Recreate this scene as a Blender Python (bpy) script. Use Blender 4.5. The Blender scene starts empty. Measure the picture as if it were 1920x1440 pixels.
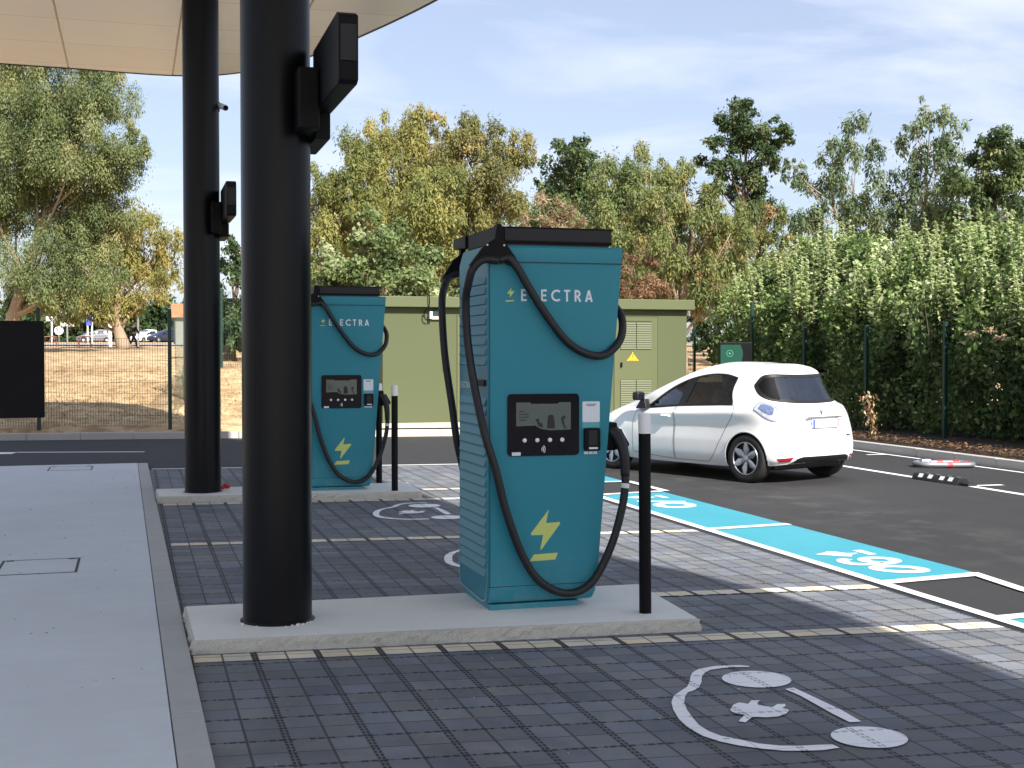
import bpy, bmesh, math, random
import numpy as np
from mathutils import Vector, Matrix
R = math.radians
random.seed(7)
rng = np.random.default_rng(11)
scene = bpy.context.scene
COL = scene.collection

# ------------------------------------------------------------------ object helpers
def tag(o, label=None, cat=None, group=None, kind=None):
    if label: o['label'] = label
    if cat: o['category'] = cat
    if group: o['group'] = group
    if kind: o['kind'] = kind
    return o

def link(o, parent=None):
    COL.objects.link(o)
    if parent is not None: o.parent = parent
    return o

def empty(name, loc=(0, 0, 0), rz=0.0):
    o = bpy.data.objects.new(name, None)
    o.location = loc; o.rotation_euler = (0, 0, rz); o.empty_display_size = .2
    return link(o)

def copy_tree(o, parent=None):
    c = o.copy(); COL.objects.link(c)
    if parent is not None: c.parent = parent
    for ch in list(o.children): copy_tree(ch, c)
    return c

class MB:
    """collects shapes into one bmesh"""
    def __init__(s): s.bm = bmesh.new()
    def _xf(s, verts, M):
        if M is not None:
            for v in verts: v.co = M @ v.co
    def box(s, x0, x1, y0, y1, z0, z1, bev=0.0, seg=2, M=None):
        b = bmesh.new()
        bmesh.ops.create_cube(b, size=1)
        for v in b.verts:
            v.co = Vector(((x0+x1)/2+v.co.x*(x1-x0), (y0+y1)/2+v.co.y*(y1-y0), (z0+z1)/2+v.co.z*(z1-z0)))
        if bev > 0: bmesh.ops.bevel(b, geom=b.edges[:], offset=bev, segments=seg, affect='EDGES', profile=.6)
        return s.add(b, M)
    def add(s, b, M=None):
        if M is not None: bmesh.ops.transform(b, matrix=M, verts=b.verts[:])
        me = bpy.data.meshes.new('tmp'); b.to_mesh(me); b.free()
        s.bm.from_mesh(me); bpy.data.meshes.remove(me)
        return s
    def prism(s, pts, d0, d1, axis='z', bev=0.0, M=None):
        """polygon extruded along axis: pts (a,b); axis z->(a,b,d) y->(a,d,b) x->(d,a,b)"""
        b = bmesh.new()
        f = {'z': lambda a, c, d: (a, c, d), 'y': lambda a, c, d: (a, d, c), 'x': lambda a, c, d: (d, a, c)}[axis]
        lo = [b.verts.new(f(p[0], p[1], d0)) for p in pts]; hi = [b.verts.new(f(p[0], p[1], d1)) for p in pts]
        b.faces.new(lo); b.faces.new(hi[::-1]); n = len(pts)
        for i in range(n): b.faces.new((lo[i], hi[i], hi[(i+1) % n], lo[(i+1) % n]))
        bmesh.ops.recalc_face_normals(b, faces=b.faces[:])
        if bev > 0: bmesh.ops.bevel(b, geom=b.edges[:], offset=bev, segments=2, affect='EDGES', profile=.6)
        return s.add(b, M)
    def poly(s, pts, z=0.0):
        s.bm.faces.new([s.bm.verts.new((p[0], p[1], z if len(p) < 3 else p[2])) for p in pts]); return s
    def lathe(s, prof, n=32, M=None, close=False):
        b = bmesh.new(); rings = []
        for r, z in prof:
            rings.append([b.verts.new((r*math.cos(2*math.pi*i/n), r*math.sin(2*math.pi*i/n), z)) for i in range(n)])
        if close: rings.append(rings[0])
        for A, B in zip(rings, rings[1:]):
            for i in range(n): b.faces.new((A[i], A[(i+1) % n], B[(i+1) % n], B[i]))
        if not close:
            if prof[0][0] > 1e-5: b.faces.new(rings[0][::-1])
            if prof[-1][0] > 1e-5: b.faces.new(rings[-1])
        bmesh.ops.remove_doubles(b, verts=b.verts[:], dist=1e-6)
        bmesh.ops.recalc_face_normals(b, faces=b.faces[:])
        return s.add(b, M)
    def tube(s, pts, rad, n=10, smooth=0, caps=True):
        P = [np.array(p, float) for p in pts]
        rs = list(rad) if hasattr(rad, '__len__') else [rad]*len(P)
        if smooth: P, rs = catmull(P, rs, smooth)
        b = s.bm; rings = []; up = np.array([0, 0, 1.])
        for i, p in enumerate(P):
            t = P[min(i+1, len(P)-1)]-P[max(i-1, 0)]; t /= np.linalg.norm(t)+1e-9
            if i == 0:
                if abs(t[2]) > .9: up = np.array([1., 0, 0])
                a = np.cross(t, up)
            else: a = a-t*np.dot(a, t)
            a /= np.linalg.norm(a)+1e-9; c = np.cross(t, a)
            rings.append([b.verts.new(tuple(p+rs[i]*(a*math.cos(2*math.pi*k/n)+c*math.sin(2*math.pi*k/n)))) for k in range(n)])
        for A, B in zip(rings, rings[1:]):
            for k in range(n): b.faces.new((A[k], A[(k+1) % n], B[(k+1) % n], B[k]))
        if caps: b.faces.new(rings[0][::-1]); b.faces.new(rings[-1])
        return s
    def build(s, name, m, parent=None, smooth=False, loc=None, ang=None):
        bmesh.ops.recalc_face_normals(s.bm, faces=s.bm.faces[:]) if not getattr(s, 'keep', False) else None
        me = bpy.data.meshes.new(name); s.bm.to_mesh(me); s.bm.free()
        if smooth:
            me.polygons.foreach_set('use_smooth', [True]*len(me.polygons))
            if ang is not None: me.set_sharp_from_angle(angle=R(ang))
        me.materials.append(m)
        o = bpy.data.objects.new(name, me); link(o, parent)
        if loc is not None: o.location = loc
        return o

def catmull(P, rs, n):
    P = [np.array(p, float) for p in P]; out = []; ro = []
    Q = [2*P[0]-P[1]]+P+[2*P[-1]-P[-2]]
    for i in range(len(P)-1):
        p0, p1, p2, p3 = Q[i:i+4]
        for k in range(n):
            t = k/n
            out.append(.5*((2*p1)+(-p0+p2)*t+(2*p0-5*p1+4*p2-p3)*t*t+(-p0+3*p1-3*p2+p3)*t**3)); ro.append(rs[i]*(1-t)+rs[i+1]*t)
    out.append(P[-1]); ro.append(rs[-1]); return out, ro

def ribbon_pts(pts, w, closed=False):
    """outline polygon of a stroke"""
    P = np.array(pts, float); n = len(P); L = []; Rr = []
    for i in range(n):
        a = P[(i-1) % n] if (closed or i > 0) else P[i]; c = P[(i+1) % n] if (closed or i < n-1) else P[i]
        t = c-a; t /= np.linalg.norm(t)+1e-9; nn = np.array([-t[1], t[0]])
        L.append(P[i]+nn*w/2); Rr.append(P[i]-nn*w/2)
    return L, Rr

def structure(o): return tag(o, kind='structure')

# ------------------------------------------------------------------ material helpers
MATS = {}
class NT:
    def __init__(s, m):
        m.use_nodes = True; s.t = m.node_tree; s.n = s.t.nodes; s.l = s.t.links
        s.n.clear(); s.out = s.n.new('ShaderNodeOutputMaterial')
        s.b = s.n.new('ShaderNodeBsdfPrincipled'); s.l.new(s.b.outputs[0], s.out.inputs[0])
        s.pos = s.n.new('ShaderNodeNewGeometry').outputs['Position']
    def set(s, sock, v):
        if hasattr(v, 'is_output') or isinstance(v, bpy.types.NodeSocket): s.l.new(v, sock)
        else: sock.default_value = v
    def math(s, op, a, b=0.0, c=None, clamp=False):
        n = s.n.new('ShaderNodeMath'); n.operation = op; n.use_clamp = clamp
        s.set(n.inputs[0], a); s.set(n.inputs[1], b)
        if c is not None: s.set(n.inputs[2], c)
        return n.outputs[0]
    def noise(s, scale, detail=4, rough=.55, vec=None, dist=0.0):
        n = s.n.new('ShaderNodeTexNoise'); n.inputs['Scale'].default_value = scale; n.inputs['Detail'].default_value = detail
        n.inputs['Roughness'].default_value = rough; n.inputs['Distortion'].default_value = dist
        s.l.new(vec if vec is not None else s.pos, n.inputs['Vector']); return n.outputs['Fac']
    def ramp(s, fac, stops, interp='LINEAR'):
        n = s.n.new('ShaderNodeValToRGB'); e = n.color_ramp.elements; n.color_ramp.interpolation = interp
        while len(e) < len(stops): e.new(.5)
        for k, (p, c) in enumerate(stops):
            e[k].position = p; e[k].color = (*c, 1) if len(c) == 3 else c
        s.set(n.inputs[0], fac); return n.outputs[0]
    def mix(s, fac, a, b, mode='MIX'):
        n = s.n.new('ShaderNodeMix'); n.data_type = 'RGBA'; n.blend_type = mode
        s.set(n.inputs[0], fac)
        for k, v in ((6, a), (7, b)):
            if isinstance(v, tuple): v = (*v, 1) if len(v) == 3 else v
            s.set(n.inputs[k], v)
        return n.outputs[2]
    def bump(s, h, strength=.3, dist=.01):
        n = s.n.new('ShaderNodeBump'); n.inputs['Strength'].default_value = strength; n.inputs['Distance'].default_value = dist
        s.set(n.inputs['Height'], h); s.l.new(n.outputs[0], s.b.inputs['Normal'])
    def xyz(s, v=None):
        n = s.n.new('ShaderNodeSeparateXYZ'); s.l.new(v if v is not None else s.pos, n.inputs[0]); return n.outputs
    def objco(s): return s.n.new('ShaderNodeTexCoord').outputs['Object']

def pmat(name, col, rough=.5, metal=0.0, var=.12, scale=3.0, fine=60.0, fvar=.06, bump=0.0, bscale=80.0, bdist=.004, coat=0.0, spec=.5, obj=False, emit=None, rvar=.0):
    m = bpy.data.materials.new(name); t = NT(m)
    v = t.objco() if obj else t.pos
    a = t.noise(scale, 5, .6, v); b = t.noise(fine, 3, .6, v)
    k = t.math('ADD', t.math('MULTIPLY_ADD', a, 2*var, 1-var), t.math('MULTIPLY_ADD', b, 2*fvar, -fvar))
    c = t.mix(1.0, tuple(col), t.ramp(0.0, [(0, (1, 1, 1)), (1, (1, 1, 1))]), 'MULTIPLY')
    n = t.n.new('ShaderNodeVectorMath'); n.operation = 'SCALE'; t.l.new(c, n.inputs[0]); t.l.new(k, n.inputs['Scale'])
    t.l.new(n.outputs[0], t.b.inputs['Base Color'])
    if rvar: t.l.new(t.math('MULTIPLY_ADD', a, 2*rvar, rough-rvar, clamp=True), t.b.inputs['Roughness'])
    else: t.b.inputs['Roughness'].default_value = rough
    t.b.inputs['Metallic'].default_value = metal
    t.b.inputs['Coat Weight'].default_value = coat; t.b.inputs['Specular IOR Level'].default_value = spec
    if bump: t.bump(t.noise(bscale, 4, .65, v), bump, bdist)
    if emit:
        t.b.inputs['Emission Color'].default_value = (*emit[0], 1); t.b.inputs['Emission Strength'].default_value = emit[1]
    MATS[name] = m
    return m

# pavers: 345 x 356 mm modules, lattice drainage joints between them
PX0, PMX, PY0, PMY, PSK = .631, .345, 7.02, .356, .10
def paver_masks(t):
    x, y, z = t.xyz()
    yy = t.math('ADD', y, t.math('MULTIPLY_ADD', x, PSK, -PSK*.33))
    a = t.math('DIVIDE', t.math('SUBTRACT', x, PX0), PMX); b = t.math('DIVIDE', t.math('SUBTRACT', yy, PY0), PMY)
    def dist(s, off, size):  # distance in metres to the nearest line s = k + off
        f = t.math('FRACT', t.math('ADD', s, .5-off)); return t.math('MULTIPLY', t.math('ABSOLUTE', t.math('SUBTRACT', f, .5)), size)
    wob = t.math('MULTIPLY_ADD', t.noise(9, 2), .006, -.003)
    dx = t.math('ADD', dist(a, 0, PMX), wob); dy = t.math('ADD', dist(b, 0, PMY), wob); hx = dist(a, .5, PMX); hy = dist(b, .5, PMY)
    lt = lambda s, v: t.math('LESS_THAN', s, v)
    AND = lambda p, q: t.math('MULTIPLY', p, q); OR = lambda p, q: t.math('MAXIMUM', p, q)
    fr = lambda s, k: t.math('ABSOLUTE', t.math('SUBTRACT', t.math('FRACT', t.math('DIVIDE', s, k)), .5))
    bandx = lt(dx, .019); bandy = AND(lt(dy, .013), lt(fr(x, PMX/2), .40))
    holex = AND(AND(lt(t.math('ABSOLUTE', t.math('SUBTRACT', dx, .010)), .0062), lt(fr(yy, .042), .33)), bandx)
    holey = AND(AND(lt(t.math('ABSOLUTE', t.math('SUBTRACT', dy, .007)), .0045), lt(fr(x, .042), .33)), bandy)
    thin = OR(lt(hx, .0058), OR(AND(lt(hy, .0042), 1.0), lt(dy, .0036)))
    holes = OR(holex, holey); bands = OR(bandx, bandy)
    cb = t.n.new('ShaderNodeCombineXYZ')
    t.l.new(t.math('FLOOR', t.math('MULTIPLY', a, 2.0)), cb.inputs[0]); t.l.new(t.math('FLOOR', t.math('MULTIPLY', b, 2.0)), cb.inputs[1])
    w = t.n.new('ShaderNodeTexWhiteNoise'); w.noise_dimensions = '2D'; t.l.new(cb.outputs[0], w.inputs['Vector'])
    return holes, bands, OR(thin, 0.0), w.outputs['Value']

def paver_mat(name, col, var, band=(.07, .07, .078), hole=(.014, .014, .016), bandmix=.45, paint=None, rough=.75):
    m = bpy.data.materials.new(name); t = NT(m)
    holes, bands, thin, rnd = paver_masks(t)
    k = t.math('ADD', t.math('MULTIPLY_ADD', rnd, 2*var, 1-var), t.math('MULTIPLY_ADD', t.noise(2.2, 5), .34, -.17))
    k = t.math('ADD', k, t.math('MULTIPLY_ADD', t.noise(140, 2), .3, -.15))
    n = t.n.new('ShaderNodeVectorMath'); n.operation = 'SCALE'; n.inputs[0].default_value = col; t.l.new(k, n.inputs['Scale'])
    c = n.outputs[0]
    if paint is None:
        hue = t.ramp(t.math('FRACT', t.math('MULTIPLY', rnd, 7.31)), [(0, (.94, .97, 1.06)), (.45, (1, 1, 1)), (.8, (1.03, 1.02, .95)), (1, (1.08, 1.0, .95))])
        c = t.mix(1.0, c, hue, 'MULTIPLY')
        st = t.ramp(t.noise(.75, 6, .68, dist=.6), [(.36, (.74, .74, .75)), (.52, (1, 1, 1)), (.70, (1.16, 1.15, 1.13))]); c = t.mix(1.0, c, st, 'MULTIPLY')
        dr = t.ramp(t.noise(5.5, 5, .7), [(.66, (0, 0, 0)), (.71, (1, 1, 1))]); c = t.mix(t.math('MULTIPLY', dr, .28), c, (.045, .045, .048))
        c = t.mix(t.math('MULTIPLY', bands, bandmix), c, band)
        c = t.mix(t.math('MULTIPLY', thin, .8), c, (.026, .026, .029)); c = t.mix(holes, c, hole)
    else:
        c = t.mix(t.math('MULTIPLY', thin, .22), c, (.1, .1, .1)); c = t.mix(t.math('MULTIPLY', holes, .55), c, (.05, .05, .05))
        wear = t.ramp(t.noise(26, 6, .7), [(.66, (0, 0, 0)), (.74, (1, 1, 1))])
        c = t.mix(t.math('MULTIPLY', wear, .22), c, (.09, .09, .095))
    t.l.new(c, t.b.inputs['Base Color']); t.b.inputs['Roughness'].default_value = rough
    h = t.math('SUBTRACT', t.math('MULTIPLY', t.noise(90, 4, .7), .25), t.math('ADD', t.math('MULTIPLY', holes, 1.0), t.math('MULTIPLY', thin, .7)))
    t.bump(h, .55, .006); MATS[name] = m; return m

def asphalt_mat():
    m = bpy.data.materials.new('asphalt'); t = NT(m)
    big = t.noise(.35, 6, .62); tr = t.noise(3.0, 5, .65, dist=1.5); f = t.noise(260, 3, .7)
    # tyre-scuffed streaks running with the lane
    mp = t.n.new('ShaderNodeMapping'); mp.inputs['Scale'].default_value = (1.6, .16, 1); t.l.new(t.pos, mp.inputs[0])
    st = t.noise(1.4, 6, .65, mp.outputs[0])
    k = t.math('ADD', t.math('MULTIPLY_ADD', big, .5, .52), t.math('MULTIPLY_ADD', st, .7, -.12))
    k = t.math('ADD', k, t.math('MULTIPLY_ADD', f, 1.0, -.5)); k = t.math('ADD', k, t.math('MULTIPLY_ADD', tr, .3, -.15))
    n = t.n.new('ShaderNodeVectorMath'); n.operation = 'SCALE'; n.inputs[0].default_value = (.0245, .0243, .0252); t.l.new(k, n.inputs['Scale'])
    x, y, z = t.xyz()
    # a dusty strip beside the painted bays
    d = t.math('MULTIPLY', t.math('SUBTRACT', 1.0, t.math('DIVIDE', t.math('ABSOLUTE', t.math('SUBTRACT', x, 7.2)), 1.3), clamp=True), t.ramp(t.noise(1.9, 7, .7), [(.48, (0, 0, 0)), (.66, (1, 1, 1))]))
    c = t.mix(t.math('MULTIPLY', d, .45), n.outputs[0], (.105, .095, .086))
    t.l.new(c, t.b.inputs['Base Color']); t.b.inputs['Roughness'].default_value = .82
    t.bump(t.noise(330, 3, .7), .5, .004); MATS['asphalt'] = m; return m

def ground_mat():
    m = bpy.data.materials.new('dry_earth'); t = NT(m)
    a = t.noise(.22, 6, .62); b = t.noise(2.4, 6, .7); c = t.noise(24, 4, .7)
    base = t.ramp(a, [(.33, (.37, .25, .135)), (.5, (.52, .37, .205)), (.66, (.60, .46, .28))])
    scr = t.ramp(b, [(.42, (.62, .55, .45)), (.55, (1, 1, 1)), (.75, (1.12, 1.05, .95))])
    base = t.mix(1.0, base, scr, 'MULTIPLY')
    x, y, z = t.xyz()
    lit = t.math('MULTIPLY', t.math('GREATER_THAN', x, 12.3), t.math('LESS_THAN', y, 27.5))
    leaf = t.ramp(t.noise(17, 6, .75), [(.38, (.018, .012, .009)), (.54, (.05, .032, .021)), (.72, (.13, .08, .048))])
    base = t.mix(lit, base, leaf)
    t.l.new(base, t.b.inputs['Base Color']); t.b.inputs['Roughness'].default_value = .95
    t.bump(t.math('ADD', b, t.math('MULTIPLY', c, .5)), .45, .05); MATS['dry_earth'] = m; return m

def concrete_mat(name, col, blot=.16, rough=.85, speck=.5, bump=.3):
    m = bpy.data.materials.new(name); t = NT(m)
    a = t.noise(.9, 6, .6); b = t.noise(7, 5, .6, dist=.8); f = t.noise(190, 3, .65); pit = t.noise(70, 2, .5)
    mp = t.n.new('ShaderNodeMapping'); mp.inputs['Scale'].default_value = (.45, 3.2, 1); t.l.new(t.pos, mp.inputs[0]); br = t.noise(2.0, 6, .7, mp.outputs[0], .4)
    a = t.math('ADD', t.math('MULTIPLY', a, .6), t.math('MULTIPLY', br, .4))
    k = t.math('ADD', t.math('MULTIPLY_ADD', a, 2.6*blot, 1-1.3*blot), t.math('MULTIPLY_ADD', b, blot, -blot/2))
    k = t.math('ADD', k, t.math('MULTIPLY_ADD', f, speck, -speck/2))
    n = t.n.new('ShaderNodeVectorMath'); n.operation = 'SCALE'; n.inputs[0].default_value = col; t.l.new(k, n.inputs['Scale'])
    c = t.mix(t.ramp(pit, [(.72, (0, 0, 0)), (.78, (.6, .6, .6))]), n.outputs[0], tuple(q*.35 for q in col))
    t.l.new(c, t.b.inputs['Base Color']); t.b.inputs['Roughness'].default_value = rough
    t.bump(t.noise(150, 4, .7), bump, .004); MATS[name] = m; return m

def paint_mat(name, col, rough=.6, wear=.5, under=(.06, .056, .055)):
    m = bpy.data.materials.new(name); t = NT(m)
    w = t.ramp(t.noise(34, 7, .75), [(.60, (0, 0, 0)), (.70, (1, 1, 1))]); g = t.noise(1.6, 5)
    n = t.n.new('ShaderNodeVectorMath'); n.operation = 'SCALE'; n.inputs[0].default_value = col
    t.l.new(t.math('ADD', t.math('MULTIPLY_ADD', g, .3, .85), t.math('MULTIPLY_ADD', t.noise(220, 2), .2, -.1)), n.inputs['Scale'])
    c = t.mix(t.math('MULTIPLY', w, wear), n.outputs[0], under)
    t.l.new(c, t.b.inputs['Base Color']); t.b.inputs['Roughness'].default_value = rough
    t.bump(t.noise(300, 3, .7), .3, .003); MATS[name] = m; return m

def leaf_mat(name, stops, trans=.35):
    m = bpy.data.materials.new(name); t = NT(m)
    at = t.n.new('ShaderNodeAttribute'); at.attribute_name = 'tint'
    c = t.ramp(at.outputs['Fac'], stops)
    t.l.new(c, t.b.inputs['Base Color']); t.b.inputs['Roughness'].default_value = .55; t.b.inputs['Specular IOR Level'].default_value = .35
    tr = t.n.new('ShaderNodeBsdfTranslucent'); t.l.new(c, tr.inputs[0])
    mx = t.n.new('ShaderNodeMixShader'); mx.inputs[0].default_value = trans
    t.l.new(t.b.outputs[0], mx.inputs[1]); t.l.new(tr.outputs[0], mx.inputs[2]); t.l.new(mx.outputs[0], t.out.inputs[0])
    MATS[name] = m; return m

def glass_mat(name, tint, refl=.12, rough=.02):
    m = bpy.data.materials.new(name); t = NT(m); t.n.remove(t.b)
    tr = t.n.new('ShaderNodeBsdfTransparent'); tr.inputs[0].default_value = (*tint, 1)
    gl = t.n.new('ShaderNodeBsdfGlossy'); gl.inputs['Roughness'].default_value = rough; gl.inputs[0].default_value = (.9, .95, 1, 1)
    lw = t.n.new('ShaderNodeLayerWeight'); lw.inputs[0].default_value = .35
    f = t.math('MULTIPLY_ADD', lw.outputs['Fresnel'], .8, refl*.5, clamp=True)
    sm = t.math('MULTIPLY_ADD', t.noise(4, 3), .0, 0.0)
    mx = t.n.new('ShaderNodeMixShader'); t.l.new(f, mx.inputs[0]); t.l.new(tr.outputs[0], mx.inputs[1]); t.l.new(gl.outputs[0], mx.inputs[2])
    t.l.new(mx.outputs[0], t.out.inputs[0]); MATS[name] = m; return m

def paint_two_sided(name, col, inner=(.035, .035, .036), rough=.25, coat=.6, metal=0.0):
    m = bpy.data.materials.new(name); t = NT(m)
    g = t.n.new('ShaderNodeNewGeometry')
    dust = t.math('MULTIPLY_ADD', t.noise(2.5, 5, .65, t.objco()), .10, .95)
    n = t.n.new('ShaderNodeVectorMath'); n.operation = 'SCALE'; n.inputs[0].default_value = col; t.l.new(dust, n.inputs['Scale'])
    c = t.mix(g.outputs['Backfacing'], n.outputs[0], inner)
    t.l.new(c, t.b.inputs['Base Color']); t.b.inputs['Roughness'].default_value = rough
    t.b.inputs['Coat Weight'].default_value = coat; t.b.inputs['Coat Roughness'].default_value = .06; t.b.inputs['Metallic'].default_value = metal
    MATS[name] = m; return m

asphalt = asphalt_mat(); earth = ground_mat()
pavers = paver_mat('grey_pavers', (.160, .172, .192), .19, band=(.085, .085, .092))
pav_beige = paver_mat('beige_pavers', (.74, .66, .50), .07, bandmix=.95, band=(.07, .07, .075))
pav_paint = paver_mat('white_paint_on_pavers', (.90, .91, .94), .03, paint=True, rough=.6)
walk_c = concrete_mat('brushed_concrete', (.62, .655, .69), .12, .8, .24, .4)
kerb_c = concrete_mat('kerb_concrete', (.43, .43, .42), .16, .85, .4)
slab_c = concrete_mat('slab_concrete', (.78, .78, .74), .10, .85, .2, .3)
rough_c = concrete_mat('exposed_aggregate', (.50, .485, .43), .2, .9, 1.5, 1.0)
pale_c = concrete_mat('pale_kerb_stone', (.42, .40, .37), .15, .85, .4)
cream_c = concrete_mat('cream_kerb_stone', (.62, .56, .46), .15, .9, .8, .6)
gravel_c = concrete_mat('pale_gravel', (.62, .55, .44), .2, .95, 1.6, 1.0)
white_p = paint_mat('white_road_paint', (.80, .80, .79), wear=.35)
blue_p = paint_mat('turquoise_road_paint', (.040, .30, .38), wear=.28)
black_m = pmat('black_powder_coat', (.0045, .0045, .0055), .5, 0, .1, 3, 40, .08, rvar=.06, spec=.14)
col_m = pmat('black_gloss_column', (.004, .004, .005), .34, 0, .12, 1.5, 50, .05, rvar=.05, spec=.20)
rubber = pmat('black_rubber', (.006, .006, .007), .5, 0, .2, 6, 80, .1, bump=.1, bscale=200)
teal_m = pmat('teal_powder_coat', (.028, .238, .308), .42, 0, .035, 1.2, 220, .03, bump=.05, bscale=420, bdist=.001, rvar=.04, spec=.35)
def teal_dust():
    nt_ = teal_m.node_tree; bs = next(n for n in nt_.nodes if n.type == 'BSDF_PRINCIPLED'); src = bs.inputs['Base Color'].links[0].from_socket
    t = NT.__new__(NT); t.t = nt_; t.n = nt_.nodes; t.l = nt_.links; t.pos = None; oc = t.objco(); x, y, z = t.xyz(oc)
    low = t.math('MULTIPLY', t.math('SUBTRACT', 1.0, t.math('DIVIDE', z, .42), clamp=True), t.ramp(t.noise(9, 6, .75, oc), [(.40, (0, 0, 0)), (.75, (1, 1, 1))]))
    mark = t.math('MULTIPLY', t.ramp(t.noise(26, 5, .8, oc, 1.2), [(.70, (0, 0, 0)), (.78, (1, 1, 1))]), .16)
    c = t.mix(t.math('ADD', t.math('MULTIPLY', low, .35), mark, clamp=True), src, (.30, .33, .33)); t.l.new(c, bs.inputs['Base Color'])
teal_dust()
teal_d = pmat('teal_louver_paint', (.021, .195, .26), .45, 0, .06, 2, 200, .03)
teal_l = pmat('pale_edge_trim', (.28, .50, .56), .4, 0, .05)
grey_m = pmat('dark_grey_metal', (.018, .018, .021), .5, 0, .1, spec=.3)
lime_m = pmat('lime_vinyl', (.55, .62, .17), .45, 0, .06, 5)
white_v = pmat('white_vinyl', (.72, .76, .80), .45, 0, .03)
white_pl = pmat('white_plastic', (.80, .80, .80), .4, 0, .04)
navy_m = pmat('dark_glass_panel', (.002, .003, .009), .10, 0, .05, spec=.18)
olive_m = pmat('olive_render', (.072, .087, .034), .7, 0, .05, .7, 90, .06, bump=.25, bscale=60)
olive_l = pmat('olive_trim', (.088, .102, .040), .6, 0, .05, .9)
olive_d = pmat('dark_olive_gap', (.03, .034, .015), .8)
green_m = pmat('dark_green_coating', (.004, .030, .022), .45, 0, .15)
net_m = pmat('green_windbreak_net', (.05, .22, .15), .8)
yellow_m = pmat('yellow_sign_vinyl', (.85, .55, .02), .45)
red_m = pmat('red_plastic', (.55, .03, .025), .45)
steel_m = pmat('brushed_steel', (.55, .55, .56), .3, .9, .1)
orange_m = pmat('terracotta_tiles', (.55, .17, .075), .8, 0, .2, 2)
wall_m = pmat('pale_render_wall', (.30, .29, .25), .8)
SKY_STR, EXPOSURE, CLOUD_BASE, CLOUD_COL = .082, .90, .27, (7.8, 8.2, 9.2, 1)
# ------------------------------------------------------------------ setting: terrain, road, paving
def zt(X, Y):
    L = np.interp(Y, [26, 27, 32, 39, 50, 85, 150, 400], [.13, .2, .75, 1.25, 1.55, 2.0, 2.95, 3.5])
    Rr = np.interp(Y, [29.5, 31, 36, 42, 50, 85, 150, 400], [.15, .2, .75, 1.25, 1.55, 2.0, 2.95, 3.5])
    t = np.clip((X-4.0)/1.0, 0, 1); t = t*t*(3-2*t); return L*(1-t)+Rr*t
def kerb_y(X): return 26.15-.13*X      # face of the far kerb
def terrain():
    xs = np.concatenate([np.linspace(-600, -40, 15), np.arange(-38, 12, .7), [12.16, 12.32, 12.34], np.arange(12.7, 40, .6), np.linspace(41, 600, 16)])
    ys = np.concatenate([np.linspace(-300, -20, 6), np.arange(-18, 22, 2), np.arange(22, 60, .45), np.linspace(61, 200, 80), np.linspace(210, 900, 12)])
    X, Y = np.meshgrid(xs, ys); Z = zt(X, Y)
    def sm(a, b, v): t = np.clip((v-a)/(b-a), 0, 1); return t*t*(3-2*t)
    raised = np.maximum(sm(.12, .5, Y-kerb_y(np.clip(X, -40, 12.4))), sm(12.30, 12.335, X))
    bumps = .045*(np.sin(X*1.9+.6*np.sin(Y*1.1))*np.cos(Y*1.63+X*.31))+.03*np.sin(X*4.1+Y*3.3)*np.cos(Y*2.9)
    bumps = bumps*np.clip((Y-26.5)/4, .15, 1)
    Z = np.where(raised > 0, -.05+raised*(np.maximum(Z, .13)+.05)+bumps*raised, -.05)
    n, m = X.shape
    me = bpy.data.meshes.new('ground'); V = np.stack([X, Y, Z], -1).reshape(-1, 3)
    idx = np.arange(n*m).reshape(n, m); F = np.stack([idx[:-1, :-1], idx[:-1, 1:], idx[1:, 1:], idx[1:, :-1]], -1).reshape(-1, 4)
    me.vertices.add(len(V)); me.vertices.foreach_set('co', V.astype(np.float32).ravel())
    me.loops.add(F.size); me.loops.foreach_set('vertex_index', F.ravel()); me.polygons.add(len(F))
    me.polygons.foreach_set('loop_start', np.arange(0, F.size, 4)); me.polygons.foreach_set('use_smooth', np.ones(len(F), bool))
    me.update(calc_edges=True); me.materials.append(earth)
    structure(link(bpy.data.objects.new('ground', me)))
terrain()

SK = lambda x, y0: y0-.10*(x-.33)           # paving rows run slightly askew
b = MB(); b.poly([(-40, -20), (12.16, -20), (12.16, kerb_y(12.16)+.05), (-40, kerb_y(-40)+.05)], 0.0); structure(b.build('road', asphalt))
b = MB(); b.poly([(.2, -6), (5.12, -6), (5.12, 7), (5.12, 18.70), (.2, 19.22)], .004); structure(b.build('paved_parking', pavers))
b = MB(); b.poly([(5.12, -6), (5.17, -6), (5.17, 18.69), (5.12, 18.69)], .006); structure(b.build('paving_edge', rubber))
b = MB()
for y0 in (7.175, 11.57, 14.66, 8.52, 15.72, 3.9):
    xa = 3.40 if y0 in (8.52, 15.72) else .30
    b.poly([(xa, SK(xa, y0)-.085), (5.10, SK(5.10, y0)-.085), (5.10, SK(5.10, y0)+.08), (xa, SK(xa, y0)+.08)], .008)
structure(b.build('beige_paver_line', pav_beige))
# platform and its kerb strip
KX = lambda y: .192+.0073*(20.3-y)      # outer kerb edge, not quite square to the bays
b = MB(); b.prism([(-9, -8), (KX(-8)-.147, -8), (KX(19.95)-.147, 19.95), (-9, 19.95)], -.02, .042, 'z', .008); structure(b.build('walkway', walk_c))
b = MB()
for i in range(14):
    y0 = -8+2.0*i; y1 = min(y0+1.997, 19.95); y0 += .003; b.prism([(KX(y0)-.143, y0), (KX(y0), y0), (KX(y1), y1), (KX(y1)-.143, y1)], -.02, .040, 'z', .01)
structure(b.build('walkway_kerb', kerb_c))
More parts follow.
